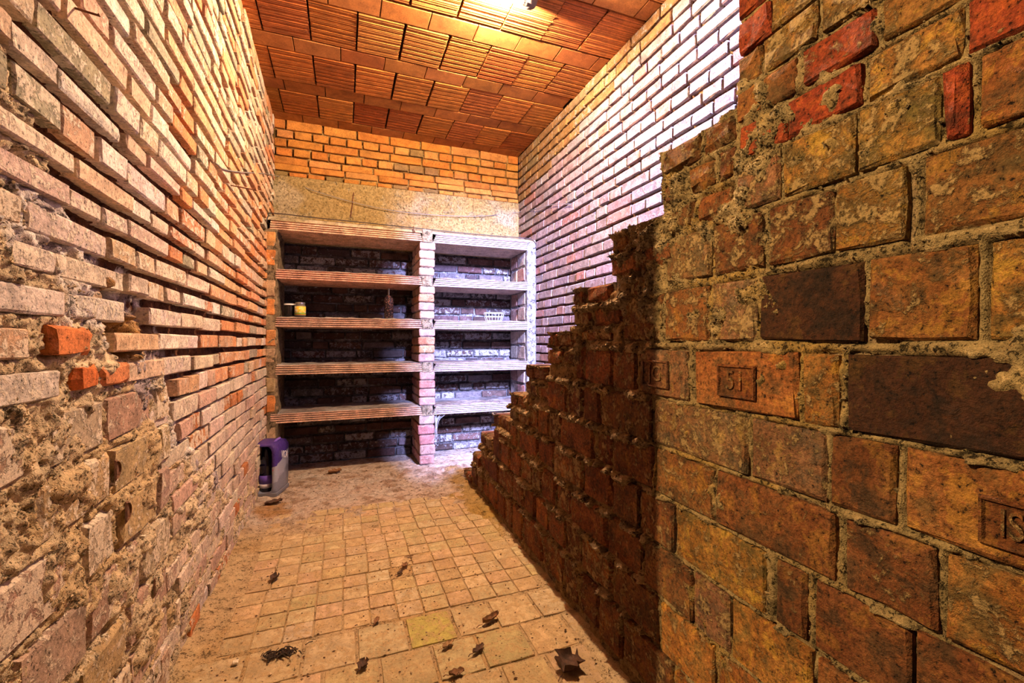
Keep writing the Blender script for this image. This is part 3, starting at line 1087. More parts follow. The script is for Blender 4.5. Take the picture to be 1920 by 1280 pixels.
hb = hb + .010 * np.clip(edge - .3, 0, 1) + .004 * far * mid_n + .02 * sstep(.12, 0, A + .485) * (.6 + .4 * mid_n)
hb = hb + .018 * blob(A, B, .62, 3.28, .32, .14, 94) * (.7 + .4 * mid_n)
crumb = sstep(.62, .8, fbm(A, B, .02, 2, 95)) * .005 * sstep(-.2, .8, cov)
hb = hb + crumb
tint = paint((.66, .46, .25), A.shape, (sstep(0, .4, cov), (.72, .52, .29)), (far, (.70, .54, .42)), (far * sstep(.1, .6, mid_n) * .7, (.34, .20, .12)), (far * sstep(.1, .5, fbm(A, B, .09, 4, 96)) * .6, (.76, .66, .56)),
             (sstep(.05, .6, big_n) * (1 - far) * .4, (.60, .34, .10)), (sstep(.18, .0, A - (.73 + .028 * (B - 1)) + .25) * 0, (.5, .3, .1)),
             (blob(A, B, .74, 2.65, .13, .5, 97) * .8, (.50, .30, .06)), (blob(A, B, -.36, 2.78, .1, .16, 98) * .7, (.52, .25, .06)))
obj('dirt_bed', bed_mesh('F', av, bv, hb, tint, MORTAR_SOFT, 'dirt_bed', None, .05), floor)
# loose crumbs of mortar
r = np.random.RandomState(5)
vs, fs, off = [], [], 0
base = np.array([(1, 0, 0), (-1, 0, 0), (0, 1, 0), (0, -1, 0), (0, 0, 1), (0, 0, -1)], float)
bf = np.array([(0, 2, 4), (2, 1, 4), (1, 3, 4), (3, 0, 4), (2, 0, 5), (1, 2, 5), (3, 1, 5), (0, 3, 5)])
for i in range(1400):
    s = .0012 + .0035 * r.rand() ** 3
    x = -.46 + (r.rand() ** 1.7) * 1.2 if r.rand() < .6 else -.46 + r.rand() * 1.25
    y = 1.0 + 2.3 * r.rand()
    if x > wx('S', y) - .01:
        continue
    vs.append(base * s * (.6 + .8 * r.rand(6, 1)) + (x, y, .003 + s * .3))
    fs.append(bf + off)
    off += 6
r = np.random.RandomState(8)
vs2, fs2, off2 = [], [], 0
for i in range(2600):
    s_ = .0010 + .0026 * r.rand() ** 3
    x, y = -.46 + 1.3 * r.rand(), .95 + 2.5 * r.rand() ** 1.3
    if x > wx('S', y) - .01:
        continue
    vs2.append(base * s_ * (.5 + 1.0 * r.rand(6, 1)) * (1.4, 1, .7) + (x, y, .0025))
    fs2.append(bf + off2)
    off2 += 6
obj('dirt_specks', mesh_from('dirt_specks', np.concatenate(vs2), np.concatenate(fs2), plain('dirt_speck', (.11, .055, .025), .95)), floor, 'stuff')
obj('mortar_crumbs', mesh_from('mortar_crumbs', np.concatenate(vs), np.concatenate(fs), plain('crumb', (.62, .46, .28), .95)), floor, 'stuff')

# ------------------------------------------------------------------ masonry shelves
shelf = thing('masonry_shelf', (.5, YF, 0), 'built-in shelf unit of ribbed clay slabs on brick piers across the back wall', 'shelf')
SX, SY = .5, YF


def loc_mesh(name, verts, faces, mat, parent, origin, smooth=False, tint=None, col=None, **kw):
    """mesh given in world coordinates, stored relative to its thing"""
    v = np.asarray(verts, float) - np.array(origin)
    o = obj(name, mesh_from(name, v, faces, mat, smooth, tint), parent, **kw)
    if col:
        o.color = col
    return o


O0 = (.5, YF, 0)
SHZ = [1.704, 1.3725, 1.0465, .7195, .391]     # undersides
XL_, XM0, XM1, XR_ = -.475, .535, .652, 1.492


def slab(x0, x1, z, y0=YF, y1=YB - .012, th=.064, cutl=0, cutr=0, seed=0):
    r = np.random.RandomState(seed)
    prof = []
    # underside from back to front, with grooves
    n = 11
    for k in range(n):
        yy = y1 - (y1 - y0) * k / n
        s = (y1 - y0) / n
        prof += [(yy, z), (yy - s * .3, z), (yy - s * .42, z + .004), (yy - s * .7, z + .004), (yy - s * .82, z)]
    prof.append((y0 + .004, z))
    m = 4
    for k in range(m):
        s = (th - .006) / m
        zz = z + .003 + k * s
        prof += [(y0, zz), (y0, zz + s * .50), (y0 + .013, zz + s * .56), (y0 + .013, zz + s * .97)]
    prof += [(y0, z + th - .003), (y0 + .004, z + th), (y1, z + th)]
    n = len(prof)
    vs = []
    for k, x in enumerate((x0, x1)):
        for (yy, zz) in prof:
            c = (cutl if k == 0 else -cutr) * (zz - z) / th
            vs.append((x + c, yy, zz))
    fs = [(i, i + 1, n + i + 1, n + i) for i in range(n - 1)] + [(n - 1, 0, n, 2 * n - 1)]
    fs += [tuple(range(n))[::-1], tuple(range(n, 2 * n))]
    return vs, fs


def mound(x0, x1, y0, y1, z, amp, seed, nx=70, ny=26, base=.004, front=.010):
    xs, ys = np.linspace(x0, x1, nx), np.linspace(y0, y1, ny)
    X, Y = np.meshgrid(xs, ys)
    e = sstep(0, front, Y - y0)
    h = z + (base + amp * np.clip(.35 + .8 * fbm(X, Y, .07, 4, seed), 0, 2)) * (.35 + .65 * e)
    h[0, :] = z - .002
    P = np.stack([X, Y, h], -1).reshape(-1, 3)
    idx = np.arange(nx * ny).reshape(ny, nx)
    q = np.stack([idx[:-1, :-1], idx[:-1, 1:], idx[1:, 1:], idx[1:, :-1]], -1).reshape(-1, 4)
    return P, np.ascontiguousarray(q), fbm(X, Y, .12, 4, seed + 3).reshape(-1)


def dusty(name, P, q, nz, parent, c0, c1):
    T = np.empty((len(P), 4))
    m = sstep(-.3, .5, nz)[:, None]
    T[:, :3] = np.array(c0) * (1 - m) + np.array(c1) * m
    T[:, 3] = 1
    return loc_mesh(name, P, q, MORTAR_SOFT, parent, O0, True, T)


for i, z in enumerate(SHZ):
    for side in (0, 1):
        x0, x1 = ((XL_ + .045, XM0 + .028), (XM1 - .012, XR_ - .035))[side]
        if i in (0, 4) and side == 0:
            x0 = XL_ + .012
        dz = (.0, -.004)[side]
        v, f = slab(x0, x1, z + dz, cutl=.02 * side + .006, cutr=.02 * (1 - side), seed=i * 2 + side)
        c = ((.90, .53, .38), (.64, .50, .50))[side]
        s = loc_mesh('shelf_slab', v, f, MAT['shelf'], shelf, O0, col=jit(c, .06, .45 + .15 * side))
        P, q, nz = mound(x0 + .01, x1 - .01, YF + .002, YB - .012, z + dz + .064, .009 if i else .012, 120 + i * 2 + side, base=.003 if i else .020)
        dusty('dust_layer', P, q, nz, s, (.30, .24, .22), (.46, .41, .39))

# centre pier: mortar core with a brick for every course
def box_arr(x0, x1, y0, y1, z0, z1, jag=0, seed=0):
    r = np.random.RandomState(seed)
    v = [(x, y, z) for x in (x0, x1) for y in (y0, y1) for z in (z0, z1)]
    v = [tuple(np.array(p) + (r.rand(3) - .5) * jag) for p in v]
    f = [(0, 1, 3, 2), (4, 6, 7, 5), (0, 4, 5, 1), (2, 3, 7, 6), (1, 5, 7, 3), (0, 2, 6, 4)]
    return v, f


def round_box(x0, x1, y0, y1, z0, z1, b, seed=0, jag=.0):
    """box with bevelled edges"""
    r = np.random.RandomState(seed)
    import bmesh
    bm = bmesh.new()
    v, f = box_arr(x0, x1, y0, y1, z0, z1, jag, seed)
    bv_ = [bm.verts.new(p) for p in v]
    for q in f:
        bm.faces.new([bv_[i] for i in q])
    bmesh.ops.recalc_face_normals(bm, faces=bm.faces)
    bmesh.ops.bevel(bm, geom=list(bm.edges), offset=b, segments=1, affect='EDGES')
    bm.verts.index_update()
    V = [tuple(p.co) for p in bm.verts]
    Fc = [tuple(p.index for p in q.verts) for q in bm.faces]
    bm.free()
    return V, Fc


def core(name, x0, x1, y0, y1, z0, z1, col, parent, seed, amp=.005, step=.012):
    """rough mortar mass: a box whose front and sides are lumpy"""
    per = [(x0, y1), (x0, y0), (x1, y0), (x1, y1)]
    pts = []
    for (a, b) in zip(per, per[1:]):
        L = math.dist(a, b)
        n = max(2, int(L / step))
        nx_, ny_ = (b[1] - a[1]) / L, -(b[0] - a[0]) / L
        for k in range(n):
            pts.append((a[0] + (b[0] - a[0]) * k / n, a[1] + (b[1] - a[1]) * k / n, nx_, ny_))
    pts.append((per[-1][0], per[-1][1], 0, 0))
    pts = np.array(pts)
    zs = np.linspace(z0, z1, max(2, int((z1 - z0) / step)))
    S = np.arange(len(pts)) * step
    SS, ZZ = np.meshgrid(S, zs)
    hN = amp * fbm(SS, ZZ, .05, 4, seed)
    X = pts[:, 0][None] + pts[:, 2][None] * hN
    Y = pts[:, 1][None] + pts[:, 3][None] * hN
    P = np.stack([X, Y, ZZ], -1).reshape(-1, 3)
    idx = np.arange(P.shape[0]).reshape(ZZ.shape)
    q = np.stack([idx[:-1, :-1], idx[:-1, 1:], idx[1:, 1:], idx[1:, :-1]], -1).reshape(-1, 4)
    T = np.empty((len(P), 4))
    m = sstep(-.3, .6, fbm(SS, ZZ, .1, 4, seed + 5)).reshape(-1, 1)
    T[:, :3] = np.array(col) * (1 - .35 * m)
    T[:, 3] = 1
    return loc_mesh(name, P, np.ascontiguousarray(q), MORTAR, parent, O0, True, T)


pier = core('pier', XM0 + .012, XM1 - .010, YF + .010, YB - .01, 0, SHZ[0] + .02, (.60, .48, .40), shelf, 140)
lv_ = [.005] + [z for z in SHZ[::-1]]
for k, zt in enumerate(SHZ[::-1]):
    zb_ = .012 if k == 0 else SHZ[::-1][k - 1] + .070
    n = 5 if k == 0 else 4
    hgt = (zt - zb_) / n
    for j in range(n):
        z0 = zb_ + j * hgt + .004
        z1 = zb_ + (j + 1) * hgt - .004
        cc = rng.choice(((.70, .36, .20), (.66, .28, .18), (.72, .48, .34), (.66, .40, .34))) if zt > 1.0 else rng.choice(((.60, .28, .26), (.62, .36, .32), (.62, .44, .40)))
        jx = rng.uniform(-.006, .006)
        v, f = round_box(XM0 + jx, XM1 + jx + rng.uniform(-.006, .004), YF - .004 + rng.uniform(-.004, .004), YF + .24, z0, z1, .007, 150 + k * 7 + j, .006)
        loc_mesh('brick', v, f, MAT['shelf'], pier, O0, col=jit(cc, .08, .45))
        v, f = round_box(XM0 + jx, XM1 + jx, YF + .252, YB - .02, z0, z1, .007, 250 + k * 7 + j, .006)
        loc_mesh('brick', v, f, MAT['shelf'], pier, O0, col=jit(cc, .08, .45))
# mortar plugs between the slab ends over the pier
for i, z in enumerate(SHZ):
    c0 = core('mortar_plug', XM0 + .022, XM1 - .020, YF - .005, YF + .05, z - .004, z + .092 if i == 0 else z + .070, (.64, .52, .36), shelf, 160 + i, .006, .008)
# left pier: bricks on edge, rendered over
lp = core('pier', -.50, -.418, YF + .004, YB - .01, 0, SHZ[0] + .004, (.50, .36, .22), shelf, 170, .007, .010)
for k, (z0, z1) in enumerate(((.03, .17), (.20, .375), (.47, .585), (.60, .70), (.80, .90), (.915, 1.03), (1.125, 1.235), (1.25, 1.36), (1.46, 1.57), (1.585, 1.69))):
    cc = rng.choice(((.66, .30, .10), (.60, .32, .16), (.58, .38, .22), (.70, .26, .08)))
    v, f = round_box(-.488, -.428 + rng.uniform(-.004, .004), YF - .002, YF + .06, z0, z1, .008, 180 + k, .006)
    loc_mesh('brick', v, f, MAT['shelf'], lp, O0, col=jit(cc, .1, .4))
# right pier: whitish render over brick
rp = core('pier', 1.420, 1.497, YF + .0, YB - .01, 0, SHZ[0] + .06, (.52, .50, .52), shelf, 190, .003, .010)
for k in range(5):
    zb_ = ([.0] + [z + .07 for z in SHZ[::-1]])[k]
    zt = SHZ[::-1][k]
    n = 2
    for j in range(n):
        for q in range(2):
            z0 = zb_ + (zt - zb_) * j / n + .01
            z1 = zb_ + (zt - zb_) * (j + 1) / n - .008
            y0 = YF + .05 + q * .17
            v, f = round_box(1.414 + rng.uniform(-.003, .003), 1.46, y0, y0 + .155, z0, z1, .006, 195 + k * 4 + j * 2 + q, .008)
            loc_mesh('brick', v, f, MAT['shelf'], rp, O0, col=jit(rng.choice(((.46, .25, .22), (.50, .40, .36), (.46, .34, .31))), .1, .5))
# the top mortar kerb over the upper slabs
P, q, nz = mound(-.485, 1.495, YF - .002, YB - .01, SHZ[0] + .064, .004, 199, 160, 30, .026, .02)
dusty('mortar_topping', P, q, nz, shelf, (.50, .38, .22), (.66, .54, .38))


# ------------------------------------------------------------------ tubes, lathes
def tube(pts, rad, sides=6, cap=True):
    pts = [Vector(p) for p in pts]
    vs, fs = [], []
    up = Vector((.13, .21, .97)).normalized()
    for i, p in enumerate(pts):
        tg = (pts[min(i + 1, len(pts) - 1)] - pts[max(i - 1, 0)]).normalized()
        a = tg.cross(up)
        if a.length < 1e-3:
            a = tg.cross(Vector((1, 0, 0)))
        a.normalize()
        b = tg.cross(a)
        rr = rad[i] if isinstance(rad, (list, tuple)) else rad
        for k in range(sides):
            t = 2 * math.pi * k / sides
            vs.append(tuple(p + a * math.cos(t) * rr + b * math.sin(t) * rr))
    for i in range(len(pts) - 1):
        for k in range(sides):
            k2 = (k + 1) % sides
            fs.append((i * sides + k, i * sides + k2, (i + 1) * sides + k2, (i + 1) * sides + k))
    if cap:
        fs.append(tuple(range(sides))[::-1])
        fs.append(tuple(range((len(pts) - 1) * sides, len(pts) * sides)))
    return vs, fs


def lathe(prof, seg=24, closed=False):
    vs, fs = [], []
    n = len(prof)
    for r, z in prof:
        for k in range(seg):
            t = 2 * math.pi * k / seg
            vs.append((r * math.cos(t), r * math.sin(t), z))
    for i in range(n - 1):
        for k in range(seg):
            k2 = (k + 1) % seg
            fs.append((i * seg + k, i * seg + k2, (i + 1) * seg + k2, (i + 1) * seg + k))
    fs.append(tuple(range(seg))[::-1])
    fs.append(tuple(range((n - 1) * seg, n * seg)))
    return vs, fs


def smooth_pts(pts, n=8):
    """Catmull-Rom"""
    P = [Vector(p) for p in pts]
    P = [P[0] * 2 - P[1]] + P + [P[-1] * 2 - P[-2]]
    out = []
    for i in range(1, len(P) - 2):
        for k in range(n):
            t = k / n
            a, b, c, d_ = P[i - 1], P[i], P[i + 1], P[i + 2]
            out.append(.5 * ((2 * b) + (c - a) * t + (2 * a - 5 * b + 4 * c - d_) * t * t + (3 * b - a - 3 * c + d_) * t ** 3))
    out.append(P[-2])
    return out


GLASS_DK = plain('dark_glass', (.012, .010, .012), .08)
WHITE_LID = plain('white_lid', (.78, .76, .80), .45)
TIN = plain('tin_lid', (.55, .55, .58), .3, .9, .2, 60)
STEEL = plain('dull_steel', (.62, .62, .64), .4, .6)
RUST = plain('rusty_iron', (.16, .06, .03), .85, .3, .5, 120, bd=.001)
CABLE = plain('grey_cable', (.17, .165, .17), .6)

SZ3 = SHZ[2] + .064 + .008      # top of the third slab from the top, dust included
# dark jar, white lid
x, y, _ = pt(YF + .12, 543, 586)
j = thing('jar', (x, y, SZ3), 'dark glass jar with a flat white lid at the left end of the shelf', 'jar')
obj('glass_body', mesh_from('glass_body', *lathe([(.030, 0), (.034, .004), (.034, .068), (.030, .078), (.030, .084)]), GLASS_DK, True), j)
obj('lid', mesh_from('lid', *lathe([(.036, .084), (.037, .085), (.037, .093), (.034, .095)]), WHITE_LID), j)
# jar with the yellow label
m, nt, bs = nodes_of('jar_label')
tc = nt.nodes.new('ShaderNodeTexCoord').outputs['Object']
sp = nt.nodes.new('ShaderNodeSeparateXYZ')
nt.links.new(tc, sp.inputs[0])
n1 = noise_node(nt, tc, 55, 2, .5)
c = mixc(nt, remap(nt, n1, .52, .56), (.80, .50, .05), (.85, .80, .62))
c = mixc(nt, remap(nt, n1, .36, .34), c, (.30, .45, .05))
g = remap(nt, sp.outputs[2], .034, .026)
c = mixc(nt, g, c, (.25, .50, .06))
c = mixc(nt, remap(nt, sp.outputs[2], .022, .019), c, (.85, .45, .05))
nt.links.new(c, bs.inputs['Base Color'])
bs.inputs['Roughness'].default_value = .5
LABEL = m
x, y, _ = pt(YF + .08, 563, 586)
j = thing('jar', (x, y, SZ3), 'small jar with a yellow and green paper label and metal lid', 'jar')
obj('glass_body', mesh_from('glass_body', *lathe([(.030, 0), (.035, .005), (.035, .080), (.029, .090)]), plain('jar_glass', (.12, .10, .10), .1), True), j)
obj('paper_label', mesh_from('paper_label', *lathe([(.0352, .014), (.0362, .0145), (.0362, .0745), (.0352, .075)]), LABEL, True), j)
obj('lid', mesh_from('lid', *lathe([(.031, .090), (.032, .091), (.032, .102), (.029, .104)]), TIN), j)
# cut-glass bottle with a thin neck
x, y, _ = pt(YF + .10, 729, 590)
m, nt, bs = nodes_of('cut_glass')
tc = nt.nodes.new('ShaderNodeTexCoord').outputs['Object']
vo = nt.nodes.new('ShaderNodeTexVoronoi')
vo.inputs['Scale'].default_value = 90
nt.links.new(tc, vo.inputs['Vector'])
c = mixc(nt, remap(nt, vo.outputs['Distance'], .15, .55), (.20, .10, .10), (.02, .012, .02))
nt.links.new(c, bs.inputs['Base Color'])
bs.inputs['Roughness'].default_value = .12
bump(nt, bs, vo.outputs['Distance'], .5, .0012)
CUT = m
b = thing('bottle', (x, y, SZ3), 'dark cut-glass bottle with a thin neck beside the brick pier', 'bottle')
obj('glass_body', mesh_from('glass_body', *lathe([(.030, 0), (.034, .004), (.034, .125), (.033, .145), (.027, .162), (.016, .172), (.008, .178)], 28), CUT, True), b)
obj('neck', mesh_from('neck', *lathe([(.0078, .175), (.0065, .185), (.006, .218), (.0085, .222), (.0085, .228), (.006, .229)], 16), plain('neck_glass', (.32, .34, .34), .1), True), b)

# wire basket on the right shelf
x, y, _ = pt(YF + .16, 926, 600)
bk = thing('wire_basket', (x, y, SZ3 - .004), 'small empty white wire basket on the right middle shelf', 'basket')
WB = plain('white_wire', (.80, .80, .84), .4, .2)


def ring_pts(w, d_, z, n=28):
    out = []
    for k in range(n + 1):
        t = 2 * math.pi * k / n
        cx, cy = math.cos(t), math.sin(t)
        out.append((w / 2 * math.copysign(abs(cx) ** .6, cx), d_ / 2 * math.copysign(abs(cy) ** .6, cy), z))
    return out


for z, s in ((.072, 1.0), (.040, .93), (.006, .80)):
    obj('rim_wire' if z > .06 else 'hoop_wire', mesh_from('hoop_wire', *tube(ring_pts(.165 * s, .10 * s, z), .0017, 6, False), WB, True), bk)
for k in range(10):
    t = 2 * math.pi * (k + .5) / 10
    cx, cy = math.cos(t), math.sin(t)
    px, py = math.copysign(abs(cx) ** .6, cx) / 2, math.copysign(abs(cy) ** .6, cy) / 2
    obj('upright_wire', mesh_from('upright_wire', *tube([(.165 * px, .10 * py, .073), (.153 * px, .093 * py, .040), (.132 * px, .08 * py, .006)], .0016, 5), WB, True), bk)
for k in range(5):
    yy = (-.5 + (k + .5) / 5) * .075
    obj('base_wire', mesh_from('base_wire', *tube([(-.062, yy, .006), (.062, yy, .006)], .0014, 5), WB, True), bk)

# ------------------------------------------------------------------ drink multipack by the left wall
px, py = -.425, 3.135
pk = thing('drink_multipack', (px, py, .012), 'torn purple and white shrink-wrapped drink pack on the floor by the left wall', 'drink pack', None, math.radians(-14))
PUR = (.06, .03, .23)
m, nt, bs = nodes_of('printed_film')
tc = nt.nodes.new('ShaderNodeTexCoord').outputs['Object']
sp = nt.nodes.new('ShaderNodeSeparateXYZ')
nt.links.new(tc, sp.inputs[0])
nz = noise_node(nt, tc, 22, 3, .6)
wob = mth(nt, 'ADD', sp.outputs[2], mth(nt, 'MULTIPLY', mth(nt, 'SUBTRACT', nz, .5), .07))
wob = mth(nt, 'ADD', wob, mth(nt, 'MULTIPLY', sp.outputs[1], -.35))
c = mixc(nt, remap(nt, wob, .205, .212), (.36, .37, .48), PUR)
c = mixc(nt, remap(nt, wob, .125, .11), c, (.22, .23, .31))
fl = noise_node(nt, tc, 48, 2, .5)
spot = mth(nt, 'MULTIPLY', remap(nt, fl, .66, .69), mth(nt, 'MULTIPLY', remap(nt, wob, .19, .185), remap(nt, wob, .13, .14)))
c = mixc(nt, spot, c, (.62, .12, .20))
nt.links.new(c, bs.inputs['Base Color'])
bs.inputs['Roughness'].default_value = .22
bump(nt, bs, noise_node(nt, tc, 60, 4, .6, 1.5), .8, .006)
FILM = m
# the wrap: a rounded tunnel, open at the front (-Y) where the bottles show
W_, H_, DP = .145, .315, .20


def outline(w, h, r_, n=5):
    pts = []
    for cx, cz, a0 in ((w / 2 - r_, r_, -90), (w / 2 - r_, h - r_ * 1.5, 0), (-w / 2 + r_, h - r_ * 1.5, 90), (-w / 2 + r_, r_, 180)):
        rr = r_ * (1.5 if cz > h / 2 else 1)
        rr = min(rr, w / 2)
        for k in range(n + 1):
            t = math.radians(a0 + 90 * k / n)
            pts.append((cx + r_ * math.cos(t), cz + rr * math.sin(t)))
    return pts


o1 = outline(W_, H_, .03)
o2 = outline(W_ * .68, H_ * .90, .034)
n = len(o1)
vs, fs = [], []
rr_ = np.random.RandomState(3)
for yy, sc, oo in ((DP / 2, .97, o1), (.03, 1.02, o1), (-.06, 1.0, o1), (-DP / 2 + .006, .97, o1), (-DP / 2 - .004, 1.0, o2), (-DP / 2 + .022, .97, o2)):
    for k, (a, z) in enumerate(oo):
        jt_ = .004 * (rr_.rand() - .5)
        vs.append((a * sc + jt_, yy + .006 * (rr_.rand() - .5), z * (sc if z > .1 else 1) + jt_ * .5 + (.018 if oo is o2 else 0)))
for i in range(5):
    for k in range(n):
        k2 = (k + 1) % n
        fs.append((i * n + k, i * n + k2, (i + 1) * n + k2, (i + 1) * n + k))
fs.append(tuple(range(n))[::-1])
obj('film_wrap', mesh_from('film_wrap', vs, fs, FILM, True), pk)
BTL = plain('dark_bottle', (.006, .005, .022), .08)
bl = obj('bottle_inside', mesh_from('bottle_inside', *lathe([(.036, .012), (.040, .018), (.040, .165), (.037, .20), (.024, .245), (.014, .262), (.014, .285)], 28), BTL, True), pk)
bl.location = (-.004, -.048, 0)
bb = obj('bottle_inside', bl.data, pk)
bb.location = (-.004, .045, 0)
lb = obj('bottle_label', mesh_from('bottle_label', *lathe([(.0404, .066), (.0412, .066), (.0412, .118), (.0404, .118)], 28), plain('purple_label', (.13, .07, .45), .4), True), bl)
lb2 = obj('bottle_label', mesh_from('bottle_label', *lathe([(.0404, .042), (.0413, .042), (.0413, .066), (.0404, .066)], 28), plain('white_label', (.60, .58, .68), .4), True), bl)
tray = obj('carton_tray', mesh_from('carton_tray', *round_box(-W_ / 2 - .003, W_ / 2 + .002, -DP / 2 - .004, DP / 2 + .002, -.010, .016, .004), plain('grey_tray', (.16, .16, .20), .5)), pk)
hd = obj('carry_strip', mesh_from('carry_strip', *tube([(.03, -.06, .295), (.045, -.03, .322), (.05, .01, .325), (.045, .05, .30)], [.004, .008, .008, .004], 6), plain('purple_strip', (.22, .12, .55), .3)), pk)


def text_mesh(txt, size, depth, name, mat):
    cu = bpy.data.curves.new(name, 'FONT')
    cu.body = txt
    cu.size = size
    cu.extrude = depth
    cu.align_x = 'CENTER'
    cu.align_y = 'CENTER'
    tmp = bpy.data.objects.new(name + '_tmp', cu)
    COL.objects.link(tmp)
    dg = bpy.context.evaluated_depsgraph_get()
    me = bpy.data.meshes.new_from_object(tmp.evaluated_get(dg))
    bpy.data.objects.remove(tmp)
    me.name = name
    me.materials.clear()
    me.materials.append(mat)
    return me


tx = obj('lettering', text_mesh('VICA', .046, .0006, 'lettering', plain('white_print', (.82, .80, .88), .4)), pk)
tx.matrix_local = Matrix.Translation((W_ / 2 + .0055, .012, .222)) @ Matrix.Rotation(math.radians(90), 4, 'Z') @ Matrix.Rotation(math.radians(90), 4, 'X') @ Matrix.Rotation(math.radians(-14), 4, 'Z') @ Matrix.Diagonal((1.0, 1.35, 1, 1))

# ------------------------------------------------------------------ stamps in the bricks of the stepped wall
frs = Frame('S')


def stamp(u0, u1, zc, hgt, txt, depth_h=.0):
    v = 640 - (zc - CAMZ) * 900
    y1, y0 = pt('S', u0, v)[1], pt('S', u1, v)[1]
    ym = (y0 + y1) / 2
    par = min((r for r in STAMPABLE if r['a0'] < ym < r['a1'] and r['b0'] < zc < r['b1'] and 'o' in r), key=lambda r: 0, default=None)
    if par is None:
        return
    w = y1 - y0
    c = frs.P(np.array(ym), np.array(zc), par['h'] + .0025)
    M = Matrix.Translation(Vector(c)) @ Matrix((frs.ax, frs.bx, frs.n)).transposed().to_4x4()
    # a sunken panel: raised lip, sloping inner edge, plate, letters standing on the plate
    lip, th = .0045, .0045
    o_, i_ = (w / 2, hgt / 2), (w / 2 - lip, hgt / 2 - lip)
    V = [(sx * o_[0], sy * o_[1], 0) for sx, sy in ((-1, -1), (1, -1), (1, 1), (-1, 1))] + [(sx * (o_[0] - .0015), sy * (o_[1] - .0015), th) for sx, sy in ((-1, -1), (1, -1), (1, 1), (-1, 1))] + [(sx * i_[0], sy * i_[1], th) for sx, sy in ((-1, -1), (1, -1), (1, 1), (-1, 1))] + [(sx * (i_[0] - .002), sy * (i_[1] - .002), .0003) for sx, sy in ((-1, -1), (1, -1), (1, 1), (-1, 1))]
    Fc = []
    for q in range(3):
        for k in range(4):
            Fc.append((q * 4 + k, q * 4 + (k + 1) % 4, q * 4 + 4 + (k + 1) % 4, q * 4 + 4 + k))
    Fc.append((12, 13, 14, 15))
    o = obj('stamp_frame', mesh_from('stamp_frame', V, Fc, MAT['aged']), par['o'])
    inv = par['o'].matrix_basis.inverted()
    o.matrix_parent_inverse = inv
    o.matrix_basis = M
    pc = par['col']
    o.color = (pc[0] * .60, pc[1] * .52, pc[2] * .5, .2)  # recess shade put into the colour: panel darker, letters paler than the brick
    o2_ = obj('stamp_letters', text_mesh(txt, hgt * .80, .0026, 'stamp_letters', MAT['aged']), par['o'])
    o2_.matrix_parent_inverse = inv
    o2_.matrix_basis = M @ Matrix.Translation((0, 0, .0012)) @ Matrix.Diagonal((min(1.0, w / (hgt * .62 * len(txt)) * .82), 1, 1, 1))
    o2_.color = (pc[0] * 1.1, pc[1] * 1.1, pc[2] * 1.1, .6)


stamp(1208, 1256, .866, .068, 'JG')
stamp(1350, 1421, .868, .066, '51')
stamp(1838, 1975, .735, .058, 'IS')

# ------------------------------------------------------------------ ceiling bulb
lampo = thing('ceiling_lamp', BULB, 'bare glowing light bulb in a dark socket under the ceiling', 'lamp')
LT = Matrix.Rotation(math.radians(78), 4, 'Y')
so = obj('socket', mesh_from('socket', *lathe([(.015, .0), (.019, .003), (.019, .040), (.026, .048), (.028, .075), (.020, .080)], 24), plain('dark_socket', (.05, .04, .04), .5), True), lampo)
so.matrix_local = LT @ Matrix.Translation((0, 0, .05))
ro = obj('ceiling_rose', mesh_from('ceiling_rose', *lathe([(.045, .0), (.045, .012), (.040, .020), (.030, .053)][::-1], 24), plain('dark_rose', (.07, .05, .05), .5), True), lampo)
ro.matrix_local = Matrix.Translation((.125, 0, .0)) @ Matrix.Scale(-1, 4, (0, 0, 1)) @ Matrix.Translation((0, 0, -.053))
prof = [(.002, -.030)] + [(.030 * math.sin(t), -.030 * math.cos(t)) for t in np.linspace(.25, 2.3, 9)] + [(.014, .044), (.013, .060)]
gm, nt, bs = nodes_of('bulb_glass')
tr = nt.nodes.new('ShaderNodeBsdfTransparent')
em = nt.nodes.new('ShaderNodeEmission')
em.inputs[0].default_value = (1, .88, .66, 1)
em.inputs[1].default_value = 14
ad = nt.nodes.new('ShaderNodeAddShader')
nt.links.new(tr.outputs[0], ad.inputs[0])
nt.links.new(em.outputs[0], ad.inputs[1])
nt.links.new(ad.outputs[0], nt.nodes['Material Output'].inputs[0])
bo = obj('bulb', mesh_from('bulb', *lathe(prof, 24), gm, True), lampo)
bo.matrix_local = LT

# ------------------------------------------------------------------ wires, nails
w1 = [(.0, 0, 0)]
pts = [pt('L', 398, 306), pt('L', 430, 320), (wx('L', 3.72) + .02, 3.72, 2.185)] + [pt(YB - .03, u, v) for u, v in ((590, 358), (700, 388), (800, 402), (900, 405), (970, 398))] + [pt('R', 1010, 392), pt('R', 1040, 384), pt('R', 1074, 383)]
pts = [(max(p[0], wx('L', p[1]) + .012), p[1], p[2]) if p[0] < 0 else (min(p[0], 1.482), p[1], p[2]) for p in pts]
o = obj('sagging_cable', mesh_from('sagging_cable', *tube(smooth_pts(pts, 8), .0026, 6), CABLE, True), None, None, 'thin grey cable sagging across the concrete beam from wall to wall', 'cable')
pts = [pt(YF - .006, 497, 424), pt(YF - .008, 503, 405), pt(YF - .004, 512, 399.5)] + [pt(YF - .004, u, v) for u, v in ((600, 409), (700, 419), (775, 427), (860, 436), (940, 443), (990, 447), (1003, 454), (1005, 463), (1000, 466))]
o = obj('shelf_cable', mesh_from('shelf_cable', *tube(smooth_pts(pts, 6), .0034, 6), plain('black_cable', (.03, .018, .018), .6), True), None, None, 'dark cable lying along the top edge of the masonry shelves', 'cable')
a, b = pt(YB - .012, 663, 361), pt(YB - .012, 657, 408)
